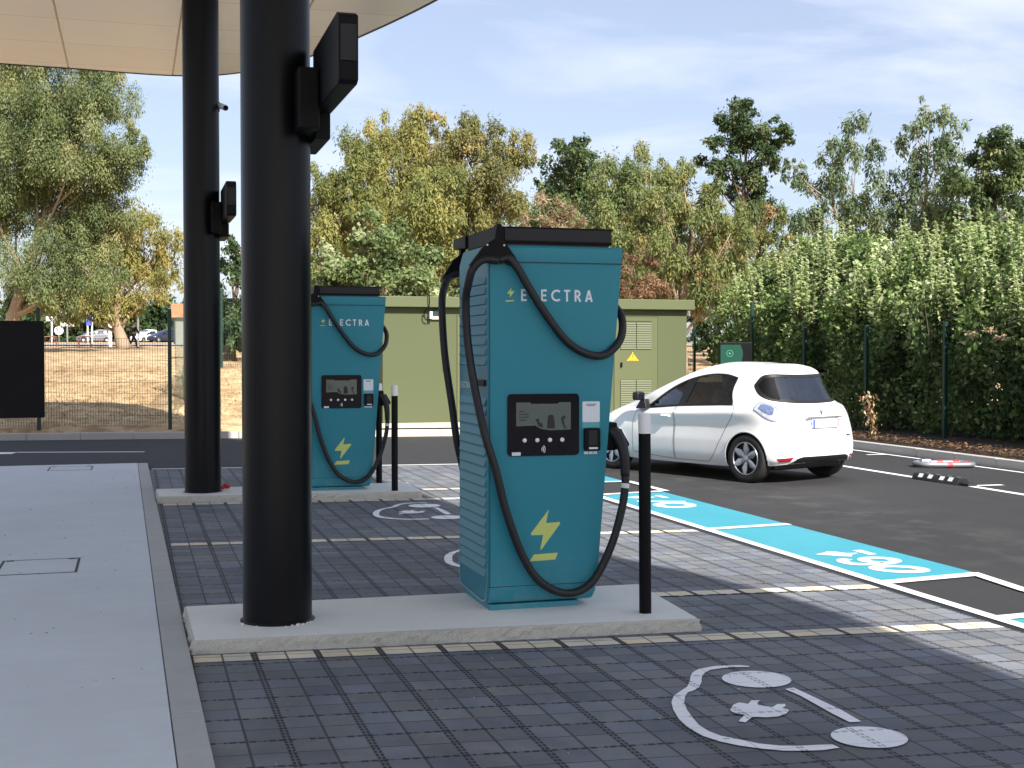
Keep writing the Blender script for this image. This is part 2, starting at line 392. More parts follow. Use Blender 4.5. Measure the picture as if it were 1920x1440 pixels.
# charger islands: trowelled top, rough broken sides
def island(name, pts):
    n = len(pts); b = MB(); bm = b.bm; P = []
    for i in range(n):
        a = np.array(pts[i]); c = np.array(pts[(i+1) % n]); k = max(2, int(np.linalg.norm(c-a)/.035))
        P += [a+(c-a)*j/k for j in range(k)]
    P = np.array(P); cen = P.mean(0)
    rings = []
    for z, amp, ins in ((-.01, .012, -.012), (.025, .016, -.008), (.055, .014, -.004), (.074, .006, .0), (.081, .002, .014)):
        dirs = cen-P; dirs /= np.linalg.norm(dirs, axis=1)[:, None]
        Q = P+dirs*(ins+rng.normal(0, amp, len(P))[:, None]*.5)
        rings.append([bm.verts.new((q[0], q[1], z)) for q in Q])
    for A, B in zip(rings, rings[1:]):
        for i in range(len(A)): bm.faces.new((A[i], A[(i+1) % len(A)], B[(i+1) % len(A)], B[i]))
    o = b.build(name+'_side', rough_c); structure(o)
    t = MB(); t.poly([(v[0], v[1], .0815) for v in (P+dirs*.013)]); top = t.build(name, slab_c); structure(top)
    o.parent = top
island('charger_island', [(.305, 7.30), (3.27, 7.06), (3.36, 8.24), (.297, 8.32)])
island('charger_island', [(.25, 14.80), (3.20, 14.50), (3.27, 15.60), (.243, 15.66)])

# kerbs along the road edges
b = MB(); b_ = MB()
for i in range(53):
    x0 = -40+1.0*i; x1 = min(x0+.994, 12.3); M = Matrix.Translation((0, 0, 0))
    if x0 > 12.2: continue
    kb = b if x0 < 3.9 else b_
    pts = [(x0, kerb_y(x0)), (x1, kerb_y(x1)), (x1, kerb_y(x1)+.16), (x0, kerb_y(x0)+.16)]
    kb.prism(pts, -.03, .135+random.uniform(-.004, .004), 'z', .012)
structure(b.build('far_kerb', pale_c)); structure(b_.build('far_kerb', cream_c))
b = MB()
for i in range(46):
    y0 = -20+1.0*i; y1 = min(y0+.994, kerb_y(12.16)-.01)
    if y1 <= y0: continue
    b.box(12.15, 12.31, y0, y1, -.03, .14+random.uniform(-.004, .004), .012)
structure(b.build('roadside_kerb', pale_c))
b = MB(); xs = np.linspace(4.3, 13.2, 14)
top = [(x, kerb_y(x)+.16) for x in xs]; bot = [(x, 31+.25*math.sin(x*3)) for x in xs[::-1]]
b.poly(top+bot, .162); structure(b.build('gravel_bed', gravel_c))
# far access road beyond the grass
b = MB(); ys = [101, 106, 112]
for y0, y1 in zip(ys, ys[1:]):
    for x0 in range(-60, 60, 10):
        b.poly([(x0, y0, float(zt(np.array(x0), y0))+.09), (x0+10, y0, float(zt(np.array(x0+10), y0))+.09), (x0+10, y1, float(zt(np.array(x0+10), y1))+.09), (x0, y1, float(zt(np.array(x0), y1))+.09)])
structure(b.build('far_road', concrete_mat('worn_far_asphalt', (.28, .27, .27), .1)))

# ------------------------------------------------------------------ painted markings
def mark(name, polys, m, z):
    b = MB()
    for i, p in enumerate(polys): b.poly(p, z+.0004*i)
    return structure(b.build(name, m))
def band(pts, w): 
    L, Rr = ribbon_pts(pts, w); return [tuple(p) for p in L]+[tuple(p) for p in Rr[::-1]]
XL, XR = 5.19, 6.15
mark('bay_strip', [[(XL+.06, 8.24), (XR+.02, 8.34), (XR, 14.30), (XL+.06, 14.20)]], blue_p, .004)
mark('bay_strip', [[(XL+.06, 1.0), (XR-.02, 1.1), (XR-.10, 6.86), (XL+.06, 6.82)]], blue_p, .004)
mark('bay_strip', [[(XL+.06, 15.72), (XR+.03, 15.66), (XR+.03, 18.6), (XL+.06, 18.6)]], blue_p, .004)
mark('bay_line', [band([(XL+.045, 1), (XL+.045, 18.66)], .095)], white_p, .007)
mark('bay_line', [band([(XL+.075, 11.14), (XR+.01, 11.25)], .12), band([(XL+.075, 8.17), (XR-.01, 8.28)], .13), band([(XL+.075, 14.22), (XR, 14.38)], .11),
     band([(XL+.075, 6.86), (XR-.12, 6.92)], .12), band([(XL+.075, 15.66), (XR, 15.60)], .11), band([(.25, 19.20), (5.15, 18.70)], .10), band([(XL, 18.7), (6.2, 18.7)], .10)], white_p, .0095)
mark('bay_line', [band([(6.12, 8.33), (6.03, 7.62), (6.03, 6.88)], .10), band([(6.20, 14.36), (6.20, 15.62)], .10)], white_p, .012)
mark('parking_line', [band([(10.15, -10), (10.15, 24.4)], .115), band([(12.02, -10), (12.02, 24.4)], .08)], white_p, .004)
mark('parking_line', [band([(10.22, 13.86), (10.62, 13.85)], .10), band([(10.22, 8.6), (10.62, 8.59)], .10), band([(10.22, 18.9), (10.62, 18.89)], .10), band([(11.62, 18.6), (11.97, 18.59)], .10),
                    band([(11.62, 13.5), (11.97, 13.49)], .10)], white_p, .0075)
mark('stop_line', [band([(-9, 24.2), (-1.93, 23.05)], .42)], white_p, .004)
mark('lane_line', [band([(-1.90, 23.2), (.17, 22.70)], .13)], white_p, .0048)
# bay number: bolt, underline and digits, read from the road
mark('bay_number', [[(5.443,9.489),(5.565,9.546),(5.620,9.605),(5.680,9.563),(5.728,9.467),(5.836,9.454),(5.716,9.378),(5.678,9.298),(5.588,9.355),(5.530,9.415)],
     [(5.853,9.586),(5.939,9.594),(5.940,9.343),(5.858,9.343)]], white_p, .0065)
def stroke_strip(name, pts, w, z, m, closed=False, sm=6):
    P = [np.array(p) for p in pts]
    if closed: P = P+[P[0]]
    P, _ = catmull(P, [0]*len(P), sm)
    L, Rr = ribbon_pts(P, w); b = MB()
    for i in range(len(P)-1): b.poly([L[i], L[i+1], Rr[i+1], Rr[i]], z)
    bmesh.ops.remove_doubles(b.bm, verts=b.bm.verts[:], dist=1e-4)
    return structure(b.build(name, m))
stroke_strip('bay_number', [(5.575, 9.20), (5.50, 9.15), (5.465, 9.05), (5.50, 8.955), (5.64, 8.91), (5.78, 8.925), (5.90, 9.01), (5.905, 9.12), (5.83, 9.185), (5.73, 9.18), (5.665, 9.10), (5.68, 9.01), (5.75, 8.955)], .10, .007, white_p)
th = np.linspace(0, 2*math.pi, 25)[:-1]
def ell(cx, cy, a, c, rot=0): return [(cx+a*math.cos(t)*math.cos(rot)-c*math.sin(t)*math.sin(rot), cy+a*math.cos(t)*math.sin(rot)+c*math.sin(t)*math.cos(rot)) for t in th]
stroke_strip('bay_number', ell(5.70, 8.655, .180, .125, -.55), .105, .007, white_p, True, 2)
stroke_strip('bay_number', ell(5.73, 13.03, .180, .21, -.4), .12, .007, white_p, True, 2)
mark('bay_number', [band([(5.47, 13.49), (5.98, 13.30)], .10), [(5.46, 13.86), (5.58, 13.93), (5.66, 13.98), (5.72, 13.86), (5.86, 13.84), (5.72, 13.74), (5.68, 13.68), (5.58, 13.76)], [(5.88, 13.98), (5.96, 13.98), (5.96, 13.70), (5.88, 13.71)]], white_p, .0065)
# electric-car symbol: bonnet and roof outline, two wheels, sill, plug
HOOD = [(3.153,6.167),(3.112,6.201),(3.048,6.220),(2.967,6.222),(2.864,6.190),(2.801,6.132),(2.755,6.056),(2.710,5.967),(2.652,5.871),(2.578,5.797),(2.520,5.734),(2.464,5.635),(2.419,5.511),(2.383,5.367),(2.365,5.226),(2.377,5.093),(2.412,5.000),(2.466,4.923),(2.537,4.858),(2.613,4.806),(2.714,4.776),(2.781,4.766),(2.862,4.776),(2.857,4.823),(2.795,4.836),(2.714,4.846),(2.631,4.874),(2.559,4.926),(2.506,5.003),(2.453,5.071),(2.431,5.152),(2.430,5.251),(2.455,5.381),(2.481,5.493),(2.518,5.606),(2.567,5.707),(2.612,5.774),(2.652,5.797),(2.703,5.842),(2.762,5.937),(2.804,6.026),(2.854,6.101),(2.911,6.154),(2.983,6.170),(3.058,6.173),(3.129,6.152)]
PLUG = [(2.675,5.435),(2.728,5.506),(2.770,5.531),(2.800,5.497),(2.844,5.548),(2.883,5.536),(2.847,5.496),(2.837,5.462),(2.883,5.411),(2.931,5.454),(2.966,5.443),(2.954,5.414),(2.921,5.387),(2.935,5.346),(2.895,5.298),(2.834,5.265),(2.778,5.267),(2.720,5.291),(2.689,5.265),(2.646,5.221),(2.626,5.250),(2.699,5.333),(2.672,5.364),(2.666,5.402)]
SILL = [(3.10,5.69),(3.157,5.703),(3.172,5.276),(3.158,5.086),(3.101,5.09),(3.099,5.238),(3.112,5.559)]
for dx, dy in ((0, 0), (.02, 4.70), (0, 7.82)):
    mv = lambda P: [(x+dx, y+dy) for x, y in P]
    polys = [HOOD, ell(3.058, 5.912, .178, .168), ell(3.064, 4.872, .166, .155), SILL, PLUG]
    mark('electric_car_symbol', [mv(p) for p in polys], pav_paint, .0095)
# access hatches let into the walkway
def hatch(label, x0, x1, y0, y1):
    root = empty('access_hatch', ((x0+x1)/2, (y0+y1)/2, .042)); tag(root, label, 'hatch', 'access hatches in the walkway')
    w, h = (x1-x0)/2, (y1-y0)/2; f = MB(); t = .02
    for a in ((-w, w, -h, -h+t), (-w, w, h-t, h), (-w, -w+t, -h+t, h-t), (w-t, w, -h+t, h-t)): f.box(*a, -.02, .002)
    f.build('frame', grey_m, root)
    l = MB(); l.box(-w+t+.004, w-t-.004, -h+t+.004, h-t-.004, -.02, .0015); l.build('lid', walk_c, root)
    for sx in (-1, 1):
        k = MB(); k.box(sx*(w-.06)-.03, sx*(w-.06)+.03, h-.055, h-.022, .0016, .0065, .002); k.build('lifting_point', rubber, root)
hatch('near concrete-filled access hatch outlined in dark steel on the walkway', -1.0, -.415, 10.09, 10.80)
hatch('far concrete-filled access hatch near the end of the walkway', -1.17, -.57, 18.95, 19.6)

# ------------------------------------------------------------------ canopy, columns, flood lamps
out = [(6.3, -6), (6.32, -3), (6.25, 0), (5.75, 2), (5.32, 6), (4.9, 11), (4.45, 14.6), (3.97, 17.15), (3.32, 19.43), (2.77, 20.93), (1.79, 22.46), (.74, 23.03), (-1.0, 22.95), (-2.6, 22.85), (-4.0, 22.5), (-4.9, 21.5), (-5.2, 19.5), (-5.2, 8), (-5.2, -6)]  # out-of-view edges are invented, shaped for the light and shadow they give below
P, _ = catmull([np.array(p) for p in out], [0]*len(out), 8)
cano = empty('canopy', (0, 0, 6.5)); tag(cano, 'large canopy roof with a curved edge and a cream panelled soffit', 'canopy')
def soffit_mat():
    m = bpy.data.materials.new('cream_soffit_panels'); t = NT(m); x, y, z = t.xyz()
    dx = t.math('ABSOLUTE', t.math('SUBTRACT', t.math('FRACT', t.math('ADD', t.math('DIVIDE', t.math('ADD', x, 1.015), 1.70), .5)), .5))
    dy = t.math('ABSOLUTE', t.math('SUBTRACT', t.math('FRACT', t.math('ADD', t.math('DIVIDE', t.math('SUBTRACT', y, 19.62), 1.51), .5)), .5))
    jx = t.math('LESS_THAN', dx, .0085); jy = t.math('LESS_THAN', dy, .0045)
    j = t.math('MAXIMUM', jx, t.math('MULTIPLY', jy, .55))
    cb = t.n.new('ShaderNodeCombineXYZ')
    t.l.new(t.math('FLOOR', t.math('DIVIDE', t.math('ADD', x, 1.015), 1.70)), cb.inputs[0]); t.l.new(t.math('FLOOR', t.math('DIVIDE', t.math('SUBTRACT', y, 19.62), 1.51)), cb.inputs[1])
    w = t.n.new('ShaderNodeTexWhiteNoise'); w.noise_dimensions = '2D'; t.l.new(cb.outputs[0], w.inputs['Vector'])
    k = t.math('ADD', t.math('MULTIPLY_ADD', w.outputs['Value'], .08, .94), t.math('MULTIPLY_ADD', t.noise(.7, 4), .12, -.06))
    n = t.n.new('ShaderNodeVectorMath'); n.operation = 'SCALE'; n.inputs[0].default_value = (.82, .80, .755); t.l.new(k, n.inputs['Scale'])
    t.l.new(t.mix(j, n.outputs[0], (.05, .045, .04)), t.b.inputs['Base Color'])
    t.b.inputs['Roughness'].default_value = .22; t.b.inputs['Specular IOR Level'].default_value = .6
    t.bump(t.math('SUBTRACT', t.math('MULTIPLY', t.noise(1.3, 2), .6), j), .25, .02); return m
b = MB(); b.poly([(p[0], p[1], 0) for p in P]); b.build('soffit', soffit_mat(), cano)
b = MB()
cen = np.array([-4, 5.]); n = len(P); bm = b.bm
prof = [(.0, -.005), (.03, -.012), (.05, .01), (.05, .30), (.0, .34)]
rings = []
tang = [P[(i+1) % n]-P[i-1] for i in range(n)]
for off, z in prof:
    r = []
    for i in range(n):
        t = tang[i]/(np.linalg.norm(tang[i])+1e-9); r.append(bm.verts.new((P[i][0]+t[1]*off, P[i][1]-t[0]*off, z)))
    rings.append(r)
for A, B in zip(rings, rings[1:]):
    for i in range(n): bm.faces.new((A[i], A[(i+1) % n], B[(i+1) % n], B[i]))
bm.faces.new(rings[-1]); b.build('roof_edge', grey_m, cano)

def column(label, x, y):
    root = empty('canopy_column', (x, y, .0815)); tag(root, label, 'column', 'black round canopy columns')
    b = MB(); b.lathe([(.205, -.005), (.205, 6.41)], 64); b.build('shaft', col_m, root, True, ang=40)
    b = MB(); b.lathe([(.205, -.01), (.224, -.01), (.222, .004), (.205, .012)], 48, close=True); b.build('base_collar', rubber, root, True, ang=40)
    return root
column('thick black round column in front of the nearer charger island', .823, 7.76)
column('black round column standing farther back beside the second charger', .765, 15.22)
def crumbs(x, y, n, rr):
    p = []
    b = MB()
    for i in range(n):
        a = rng.uniform(0, 2*math.pi) if i > n*.6 else rng.normal(-.9, .35); d = rr+abs(rng.normal(0, .018)); s_ = rng.uniform(.005, .012)
        b.box(-s_, s_, -s_*.8, s_*.8, 0, s_*1.1, s_*.3, 1, Matrix.Translation((x+d*math.cos(a), y+d*math.sin(a), .0815)) @ Matrix.Rotation(rng.uniform(0, 3), 4, 'Z'))
    tag(b.build('mortar_crumbs', slab_c), 'pale mortar crumbs lying round the foot of the nearer column', 'rubble', kind='stuff')
crumbs(.823, 7.76, 13, .222)
def flood(label, x, y, z):
    root = empty('flood_lamp', (x, y, z)); tag(root, label, 'lamp', 'black flood lamps on the columns')
    b = MB(); b.box(.09, .21, -.17, .17, -.27, .08, .012); b.build('clamp', black_m, root)
    b = MB(); b.prism([(-.86, -.13), (-.86, .21), (-.80, .235), (.12, .235), (.12, -.13), (-.82, -.145)], .212, .318, 'x', .008); h = b.build('lamp_head', black_m, root)
    b = MB(); b.box(.222, .306, -.871, -.866, -.03, .16, .002); b.build('lens', grey_m, h)
    b = MB(); b.box(.208, .298, .0, .62, -.30, -.14, .01); b.build('driver_box', black_m, root)
flood('large black flood lamp clamped to the nearer column, aimed towards the viewer', .823, 7.55, 3.24)
flood('black flood lamp clamped to the farther column beside the second charger', .765, 15.05, 3.32)
root = empty('security_camera', (.955, 15.2, 4.52)); tag(root, 'small white and black security camera high on the farther column', 'camera')
b = MB(); b.box(-.03, .02, -.03, .03, -.05, .06, .006); b.build('mount', black_m, root)
b = MB(); b.tube([(.02, -.02, .02), (.075, -.16, -.03)], .034, 14); cb = b.build('housing', white_pl, root, True, ang=40)
b = MB(); b.tube([(.0752, -.1605, -.0302), (.079, -.172, -.034)], .03, 14); b.build('lens', navy_m, cb, True, ang=40)
b = MB(); b.tube([(0, 0, 0), (.03, .02, .02), (.07, .0, .015), (.09, -.03, .03)], [.02, .028, .022, .012], 8, 4)
b.tube([(.03, .02, .02), (.05, -.01, .05)], [.02, .012], 7); o = b.build('plastic_scrap', red_m, None, True, (.985, 15.33, .10)); tag(o, 'small crumpled red scrap at the foot of the farther column', 'litter')
# ------------------------------------------------------------------ chargers
def letter_strokes(ch, h):
    """strokes of a geometric capital of height h, returns (polylines, advance width)"""
    w = {'E': .50, 'L': .46, 'C': .74, 'T': .56, 'R': .56, 'A': .66}[ch]*h; t = .17*h; e = t/2
    if ch == 'E': return [[(e, 0), (e, h)], [(t, e), (w, e)], [(t, h/2), (w*.92, h/2)], [(t, h-e), (w, h-e)]], w
    if ch == 'L': return [[(e, 0), (e, h)], [(t, e), (w, e)]], w
    if ch == 'T': return [[(0, h-e), (w, h-e)], [(w/2, 0), (w/2, h-t)]], w
    if ch == 'C':
        r = h/2-e; return [[(h/2+r*math.cos(a), h/2+r*math.sin(a)) for a in np.linspace(R(48), R(312), 20)]], w
    if ch == 'R':
        r = .25*h; cx = w-r-e
        bowl = [(t, h-e), (cx, h-e)]+[(cx+r*.9*math.cos(a), h-e-r*.93+r*.93*math.sin(a)) for a in np.linspace(R(80), R(-80), 9)]+[(cx, h-e-2*r*.93), (t, h-e-2*r*.93)]
        return [[(e, 0), (e, h)], bowl, [(w*.5, h*.42), (w-e*.4, 0)]], w
    if ch == 'A': return [[(e*.8, 0), (w/2, h-e*.3)], [(w-e*.8, 0), (w/2, h-e*.3)], [(w*.24, h*.27), (w*.76, h*.27)]], w
def word(text, x0, z0, h, gap, y, thick=.0012):
    b = MB(); x = x0; k = 0
    for ch in text:
        st, w = letter_strokes(ch, h)
        for p in st:
            L, Rr = ribbon_pts(p, .17*h)
            d = thick+.0002*(k % 4); k += 1
            bm = b.bm
            for q in range(len(p)-1):
                b.poly([(x+L[q][0], y-d, z0+L[q][1]), (x+L[q+1][0], y-d, z0+L[q+1][1]), (x+Rr[q+1][0], y-d, z0+Rr[q+1][1]), (x+Rr[q][0], y-d, z0+Rr[q][1])])
        x += w+gap
    return b
BOLT = [(.395, .622), (.3925, .612), (.376, .535), (.466, .540), (.471, .530), (.345, .370), (.338, .372), (.357, .462), (.281, .462), (.276, .474)]
BAR = [(.297, .341), (.455, .346), (.436, .303), (.265, .299)]
def flat(b, pts, y): b.poly([(p[0], y, p[1]) for p in pts])

def make_charger():
    root = empty('charging_station', (2.10, 7.62, .0815))
    D = .74
    edge = lambda z: .704+.0805*z               # leaning right side
    # cabinet body: profile with undercut skirt, leaning right flank
    prof = [(.085, .030), (.035, .045), (.010, .090), (0, .149), (0, 2.165), (-.008, 2.19), (-.008, 2.255), (.004, 2.270), (D-.10, 2.270), (D, 2.185), (D, .10), (D-.07, .035)]
    b = MB(); bm = b.bm
    lo = [bm.verts.new((.004, y, z)) for y, z in prof]; hi = [bm.verts.new((edge(z)-(.012 if z < .05 else 0), y, z)) for y, z in prof]
    for i in range(len(prof)):
        j = (i+1) % len(prof); bm.faces.new((lo[i], hi[i], hi[j], lo[j]))
    bm.faces.new(lo); bm.faces.new(hi[::-1])
    bmesh.ops.recalc_face_normals(bm, faces=bm.faces[:])
    bmesh.ops.bevel(bm, geom=[e for e in bm.edges if abs(e.verts[0].co.x-e.verts[1].co.x) < .15], offset=.006, segments=2, affect='EDGES')
    b.build('cabinet', teal_m, root, True, ang=30)
    # shadow-gap seams
    b = MB(); b.box(.004, edge(.149)-.002, -.0012, .004, .146, .150); b.box(.006, edge(2.17)-.002, -.0095, -.001, 2.1635, 2.168); b.box(.010, .0125, -.0012, .01, .152, 2.16)
    b.build('panel_seam', rubber, root)
    b = MB(); b.box(.018, .600, .022, .66, -.004, .034, .004); b.build('plinth', teal_m, root)
    # left louvre panel
    p = MB()
    ys0, ys1 = .045, D-.045
    border = [(.012, .19), (.012, 2.13), (.03, 2.16), (D-.12, 2.16), (D-.012, 2.07), (D-.012, .15), (D-.06, .07), (.14, .045), (.05, .07)]
    p.prism(border, .0015, .012, 'x', .002); pan = p.build('louvre_panel', teal_d, root)
    s = MB(); z = .20
    while z < 2.05:
        if not (1.30 < z < 1.52):
            zz = z; x = -.002
            ye = ys1-max(0, (zz-1.98))*1.1
            b2 = bmesh.new(); vs = [b2.verts.new(v) for v in ((.002, ys0, zz), (.002, ye, zz), (-.013, ye-.012, zz+.006), (-.013, ys0+.012, zz+.006), (.002, ys0, zz+.052), (.002, ye, zz+.052))]
            b2.faces.new((vs[0], vs[1], vs[2], vs[3])); b2.faces.new((vs[3], vs[2], vs[5], vs[4])); b2.faces.new((vs[0], vs[3], vs[4])); b2.faces.new((vs[1], vs[5], vs[2]))
            s.add(b2)
        z += .063
    s.build('louvre_slats', teal_d, pan)
    t = MB(); L, Rr = ribbon_pts([(.012, .30), (.012, .17), (.03, .085), (.06, .06), (.14, .040), (D-.06, .062), (D-.015, .11), (D-.006, .3)], .008)
    for q in range(len(L)-1): t.poly([(-.004, *L[q]), (-.004, *L[q+1]), (-.004, *Rr[q+1]), (-.004, *Rr[q])])
    t.build('edge_trim', teal_l, pan)
    lk = MB(); lk.box(-.012, -.002, .06, .22, 1.395, 1.435, .004); lk.build('side_latch', black_m, pan)
    w = word('ELECTRA', .0, 0, .040, .014, 0); me_side = MB(); me_side.bm = w.bm
    M = Matrix.Translation((-.005, .67, 1.375)) @ Matrix.Rotation(R(-90), 4, 'Z'); bmesh.ops.transform(me_side.bm, matrix=M, verts=me_side.bm.verts[:])
    me_side.build('side_lettering', white_v, pan)
    # roof cap with swing arm
    b = MB(); b.box(.045, .812, -.004, D-.06, 2.284, 2.386, .006); cap = b.build('roof_cap', black_m, root)
    b = MB(); b.box(.06, .80, .02, D-.09, 2.262, 2.286); b.build('cap_neck', rubber, cap)
    b = MB(); b.box(.105, .806, -.0085, -.0045, 2.300, 2.374, .001); b.build('cap_fascia', grey_m, cap)
    b = MB(); b.prism([(D-.055, 2.300), (D-.055, 2.388), (1.02, 2.386), (1.02, 2.315), (.92, 2.315)], .03, .12, 'x', .006); b.build('cable_arm', black_m, root)
    # cable brackets: a tent-shaped clamp hung from the arm
    TENT = [(.040, 2.392), (.070, 2.392), (.082, 2.300), (.150, 2.205), (.185, 2.150), (.140, 2.140), (.055, 2.172), (-.060, 2.150), (-.118, 2.110), (-.128, 2.140), (-.035, 2.262), (.026, 2.300)]
    b = MB(); b.prism(TENT, -.062, -.010, 'y', .005); br = b.build('cable_bracket', black_m, root)
    for x in (-.022, .085):
        k = MB(); k.lathe([(0, -.004), (.0075, -.004), (.0075, .002), (.004, .006), (0, .006)], 12, Matrix.Translation((x, -.063, 2.262)) @ Matrix.Rotation(R(90), 4, 'X')); k.build('bolt', steel_m, br, True, ang=40)
    T2 = [(a*.8+.05, c-.02) for a, c in TENT]
    b = MB(); b.prism(T2, .985, 1.035, 'y', .005); b.build('cable_bracket', black_m, root)
    # cables
    cr = .0255
    b = MB(); b.tube([(.055, -.05, 2.17), (.115, -.055, 2.185), (.175, -.058, 2.12), (.24, -.055, 2.015), (.362, -.05, 1.836), (.503, -.05, 1.668), (.645, -.048, 1.592), (.771, -.03, 1.597), (.872, .0, 1.69), (.905, .05, 1.81), (.893, .12, 1.89), (.873, .22, 1.93), (.85, .34, 1.90)], cr, 14, 8)
    b.build('cable', rubber, root, True)
    b = MB(); b.tube([(.05, -.05, 2.17), (-.045, -.050, 2.172), (-.108, -.038, 2.115), (-.128, .0, 2.02), (-.127, .06, 1.92), (-.108, .09, 1.68), (-.074, .055, 1.40), (-.035, -.035, 1.116), (.033, -.052, .883), (.102, -.055, .616), (.206, -.055, .345), (.328, -.055, .172), (.505, -.055, .095), (.665, -.055, .160), (.791, -.05, .375), (.866, -.045, .606), (.892, -.04, .76), (.893, -.035, .84)], cr, 14, 8)
    c2 = b.build('cable', rubber, root, True)
    b = MB(); b.tube([(.889, -.0395, .745), (.8925, -.0385, .775)], cr+.002, 16); b.build('cable_marker', white_pl, c2, True, ang=40)
    b = MB(); b.tube([(.11, 1.0, 2.15), (.05, 1.0, 2.15), (-.01, .99, 2.12), (-.055, .93, 2.05), (-.088, .86, 1.93), (-.072, .85, 1.60), (-.02, .85, 1.24), (.03, .86, .93), (.15, .88, .55), (.38, .88, .28), (.62, .87, .30), (.80, .82, .52), (.86, .72, .80)], cr, 12, 8)
    b.build('cable', rubber, root, True)
    # screen panel
    b = MB()
    def rr(x0, x1, z0, z1, r, n=6):
        out = []
        for cx, cz, a0 in ((x1-r, z1-r, 0), (x0+r, z1-r, 90), (x0+r, z0+r, 180), (x1-r, z0+r, 270)):
            out += [(cx+r*math.cos(R(a0+90*k/n)), cz+r*math.sin(R(a0+90*k/n))) for k in range(n+1)]
        return out
    b.prism(rr(.123, .592, .960, 1.347, .025), -.010, .002, 'y'); scr = b.build('screen_panel', navy_m, root)
    disp = bpy.data.materials.new('display_picture'); t = NT(disp)
    t.b.inputs['Base Color'].default_value = (.04, .05, .05, 1); t.b.inputs['Roughness'].default_value = .15
    t.l.new(t.mix(t.noise(5, 3, .5, t.objco()), (.035, .045, .043), (.055, .07, .068)), t.b.inputs['Base Color'])
    t.b.inputs['Emission Color'].default_value = (.12, .16, .155, 1); t.b.inputs['Emission Strength'].default_value = .10
    b = MB(); flat(b, [(.178, 1.146), (.30, 1.150), (.34, 1.128), (.40, 1.118), (.536, 1.122), (.536, 1.294), (.455, 1.294), (.455, 1.285), (.272, 1.285), (.272, 1.294), (.178, 1.294)], -.0104); dsp = b.build('display', disp, scr)
    b = MB(); y = -.0109
    for k, (xa, xb) in enumerate(((.196, .23), (.196, .262), (.196, .258), (.196, .246))): flat(b, [(xa, 1.236-.018*k), (xb, 1.236-.018*k), (xb, 1.242-.018*k), (xa, 1.242-.018*k)], y)
    flat(b, [(.30, 1.186), (.325, 1.195), (.328, 1.17), (.352, 1.16), (.35, 1.135), (.322, 1.145), (.312, 1.17)], y)
    flat(b, [(.380, 1.13), (.382, 1.19), (.39, 1.215), (.42, 1.215), (.428, 1.18), (.432, 1.13)], y)
    flat(b, [(.472, 1.20), (.498, 1.212), (.502, 1.195), (.488, 1.18), (.496, 1.15), (.506, 1.13), (.494, 1.128), (.476, 1.17)], y)
    b.build('screen_picture', rubber, dsp)
    for x in (.232, .315, .398, .479):
        k = MB(); k.lathe([(0, 0), (.0135, 0), (.0135, .004), (.010, .007), (0, .0075)], 20, Matrix.Translation((x, -.010, 1.058)) @ Matrix.Rotation(R(90), 4, 'X')); k.build('button', white_pl, scr, True, ang=40)
    b = MB()
    for q, r in enumerate((.012, .022, .032)):
        L, Rr = ribbon_pts([(.335+r*math.cos(a), 1.0+r*math.sin(a)) for a in np.linspace(R(-42), R(48), 9)], .0048)
        for i in range(8): b.poly([(L[i][0], -.0106, L[i][1]), (L[i+1][0], -.0106, L[i+1][1]), (Rr[i+1][0], -.0106, Rr[i+1][1]), (Rr[i][0], -.0106, Rr[i][1])])
    b.build('contactless_mark', white_v, scr)
    b = MB(); b.box(.150, .207, -.0108, -.0095, .964, .985); b.build('rating_label', white_v, scr)
    # info plate, terminal
    b = MB(); b.prism(rr(.617, .733, 1.165, 1.296, .008), -.003, .002, 'y'); pl = b.build('info_plate', white_v, root)
    b = MB(); flat(b, [(.617, 1.130), (.733, 1.130), (.733, 1.164), (.617, 1.164)], -.0012); b.build('plate_footer', pmat('aqua_vinyl', (.10, .38, .43), .4), pl)
    b = MB()
    for zz, xa, xb in ((1.277, .64, .71), (1.268, .645, .70)): flat(b, [(xa, zz), (xb, zz), (xb, zz+.004), (xa, zz+.004)], -.0034)
    b.build('plate_print', grey_m, pl)
    b = MB(); b.prism(rr(.625, .729, .985, 1.128, .014), -.026, .002, 'y'); te = b.build('payment_terminal', black_m, root)
    b = MB(); b.box(.651, .708, -.0275, -.0255, 1.02, 1.115, .0008); b.build('reader_window', grey_m, te)
    b = MB(); b.box(.653, .712, -.0272, -.0255, .996, 1.008); b.build('reader_label', white_v, te)
    b = MB()
    for xa, xb in ((.628, .655), (.659, .686), (.690, .716)): b.box(xa, xb, -.0016, .001, .963, .980)
    b.build('card_stickers', white_v, root)
    # lettering and emblems
    word('ELECTRA', .212, 1.925, .074, .0295, .0).build('lettering', white_v, root)
    lb = MB(); S = .205/.5
    B2 = [(.145+(x-.37)*.24, 1.978+(z-.50)*.24) for x, z in BOLT]; lb2 = [(.113, 1.9285), (.170, 1.9305), (.164, 1.9235), (.113, 1.9195)]
    flat(lb, B2, -.0012); flat(lb, lb2, -.0012); lb.build('small_bolt_emblem', lime_m, root)
    lb = MB(); flat(lb, BOLT, -.0012); flat(lb, BAR, -.0014); lb.build('bolt_emblem', lime_m, root)
    # holster with plug on the right flank
    h = MB(); h.box(edge(1.06)-.004, edge(1.06)+.075, .02, .16, .98, 1.16, .015); ho = h.build('holster', black_m, root)
    g = MB()
    g.tube([(.80, .06, 1.11), (.845, .03, 1.09), (.876, -.005, 1.03), (.890, -.03, .94), (.8935, -.036, .82)], [.036, .040, .038, .032, .029], 14, 6)
    pg = g.build('connector', rubber, root, True)
    g = MB(); g.prism([(.80, 1.125), (.895, 1.118), (.952, 1.018), (.944, 1.000), (.925, .998), (.900, 1.022), (.86, 1.03), (.80, 1.04)], .03, .062, 'y', .008); g.build('grip_guard', black_m, pg)
    return root
c0 = make_charger()
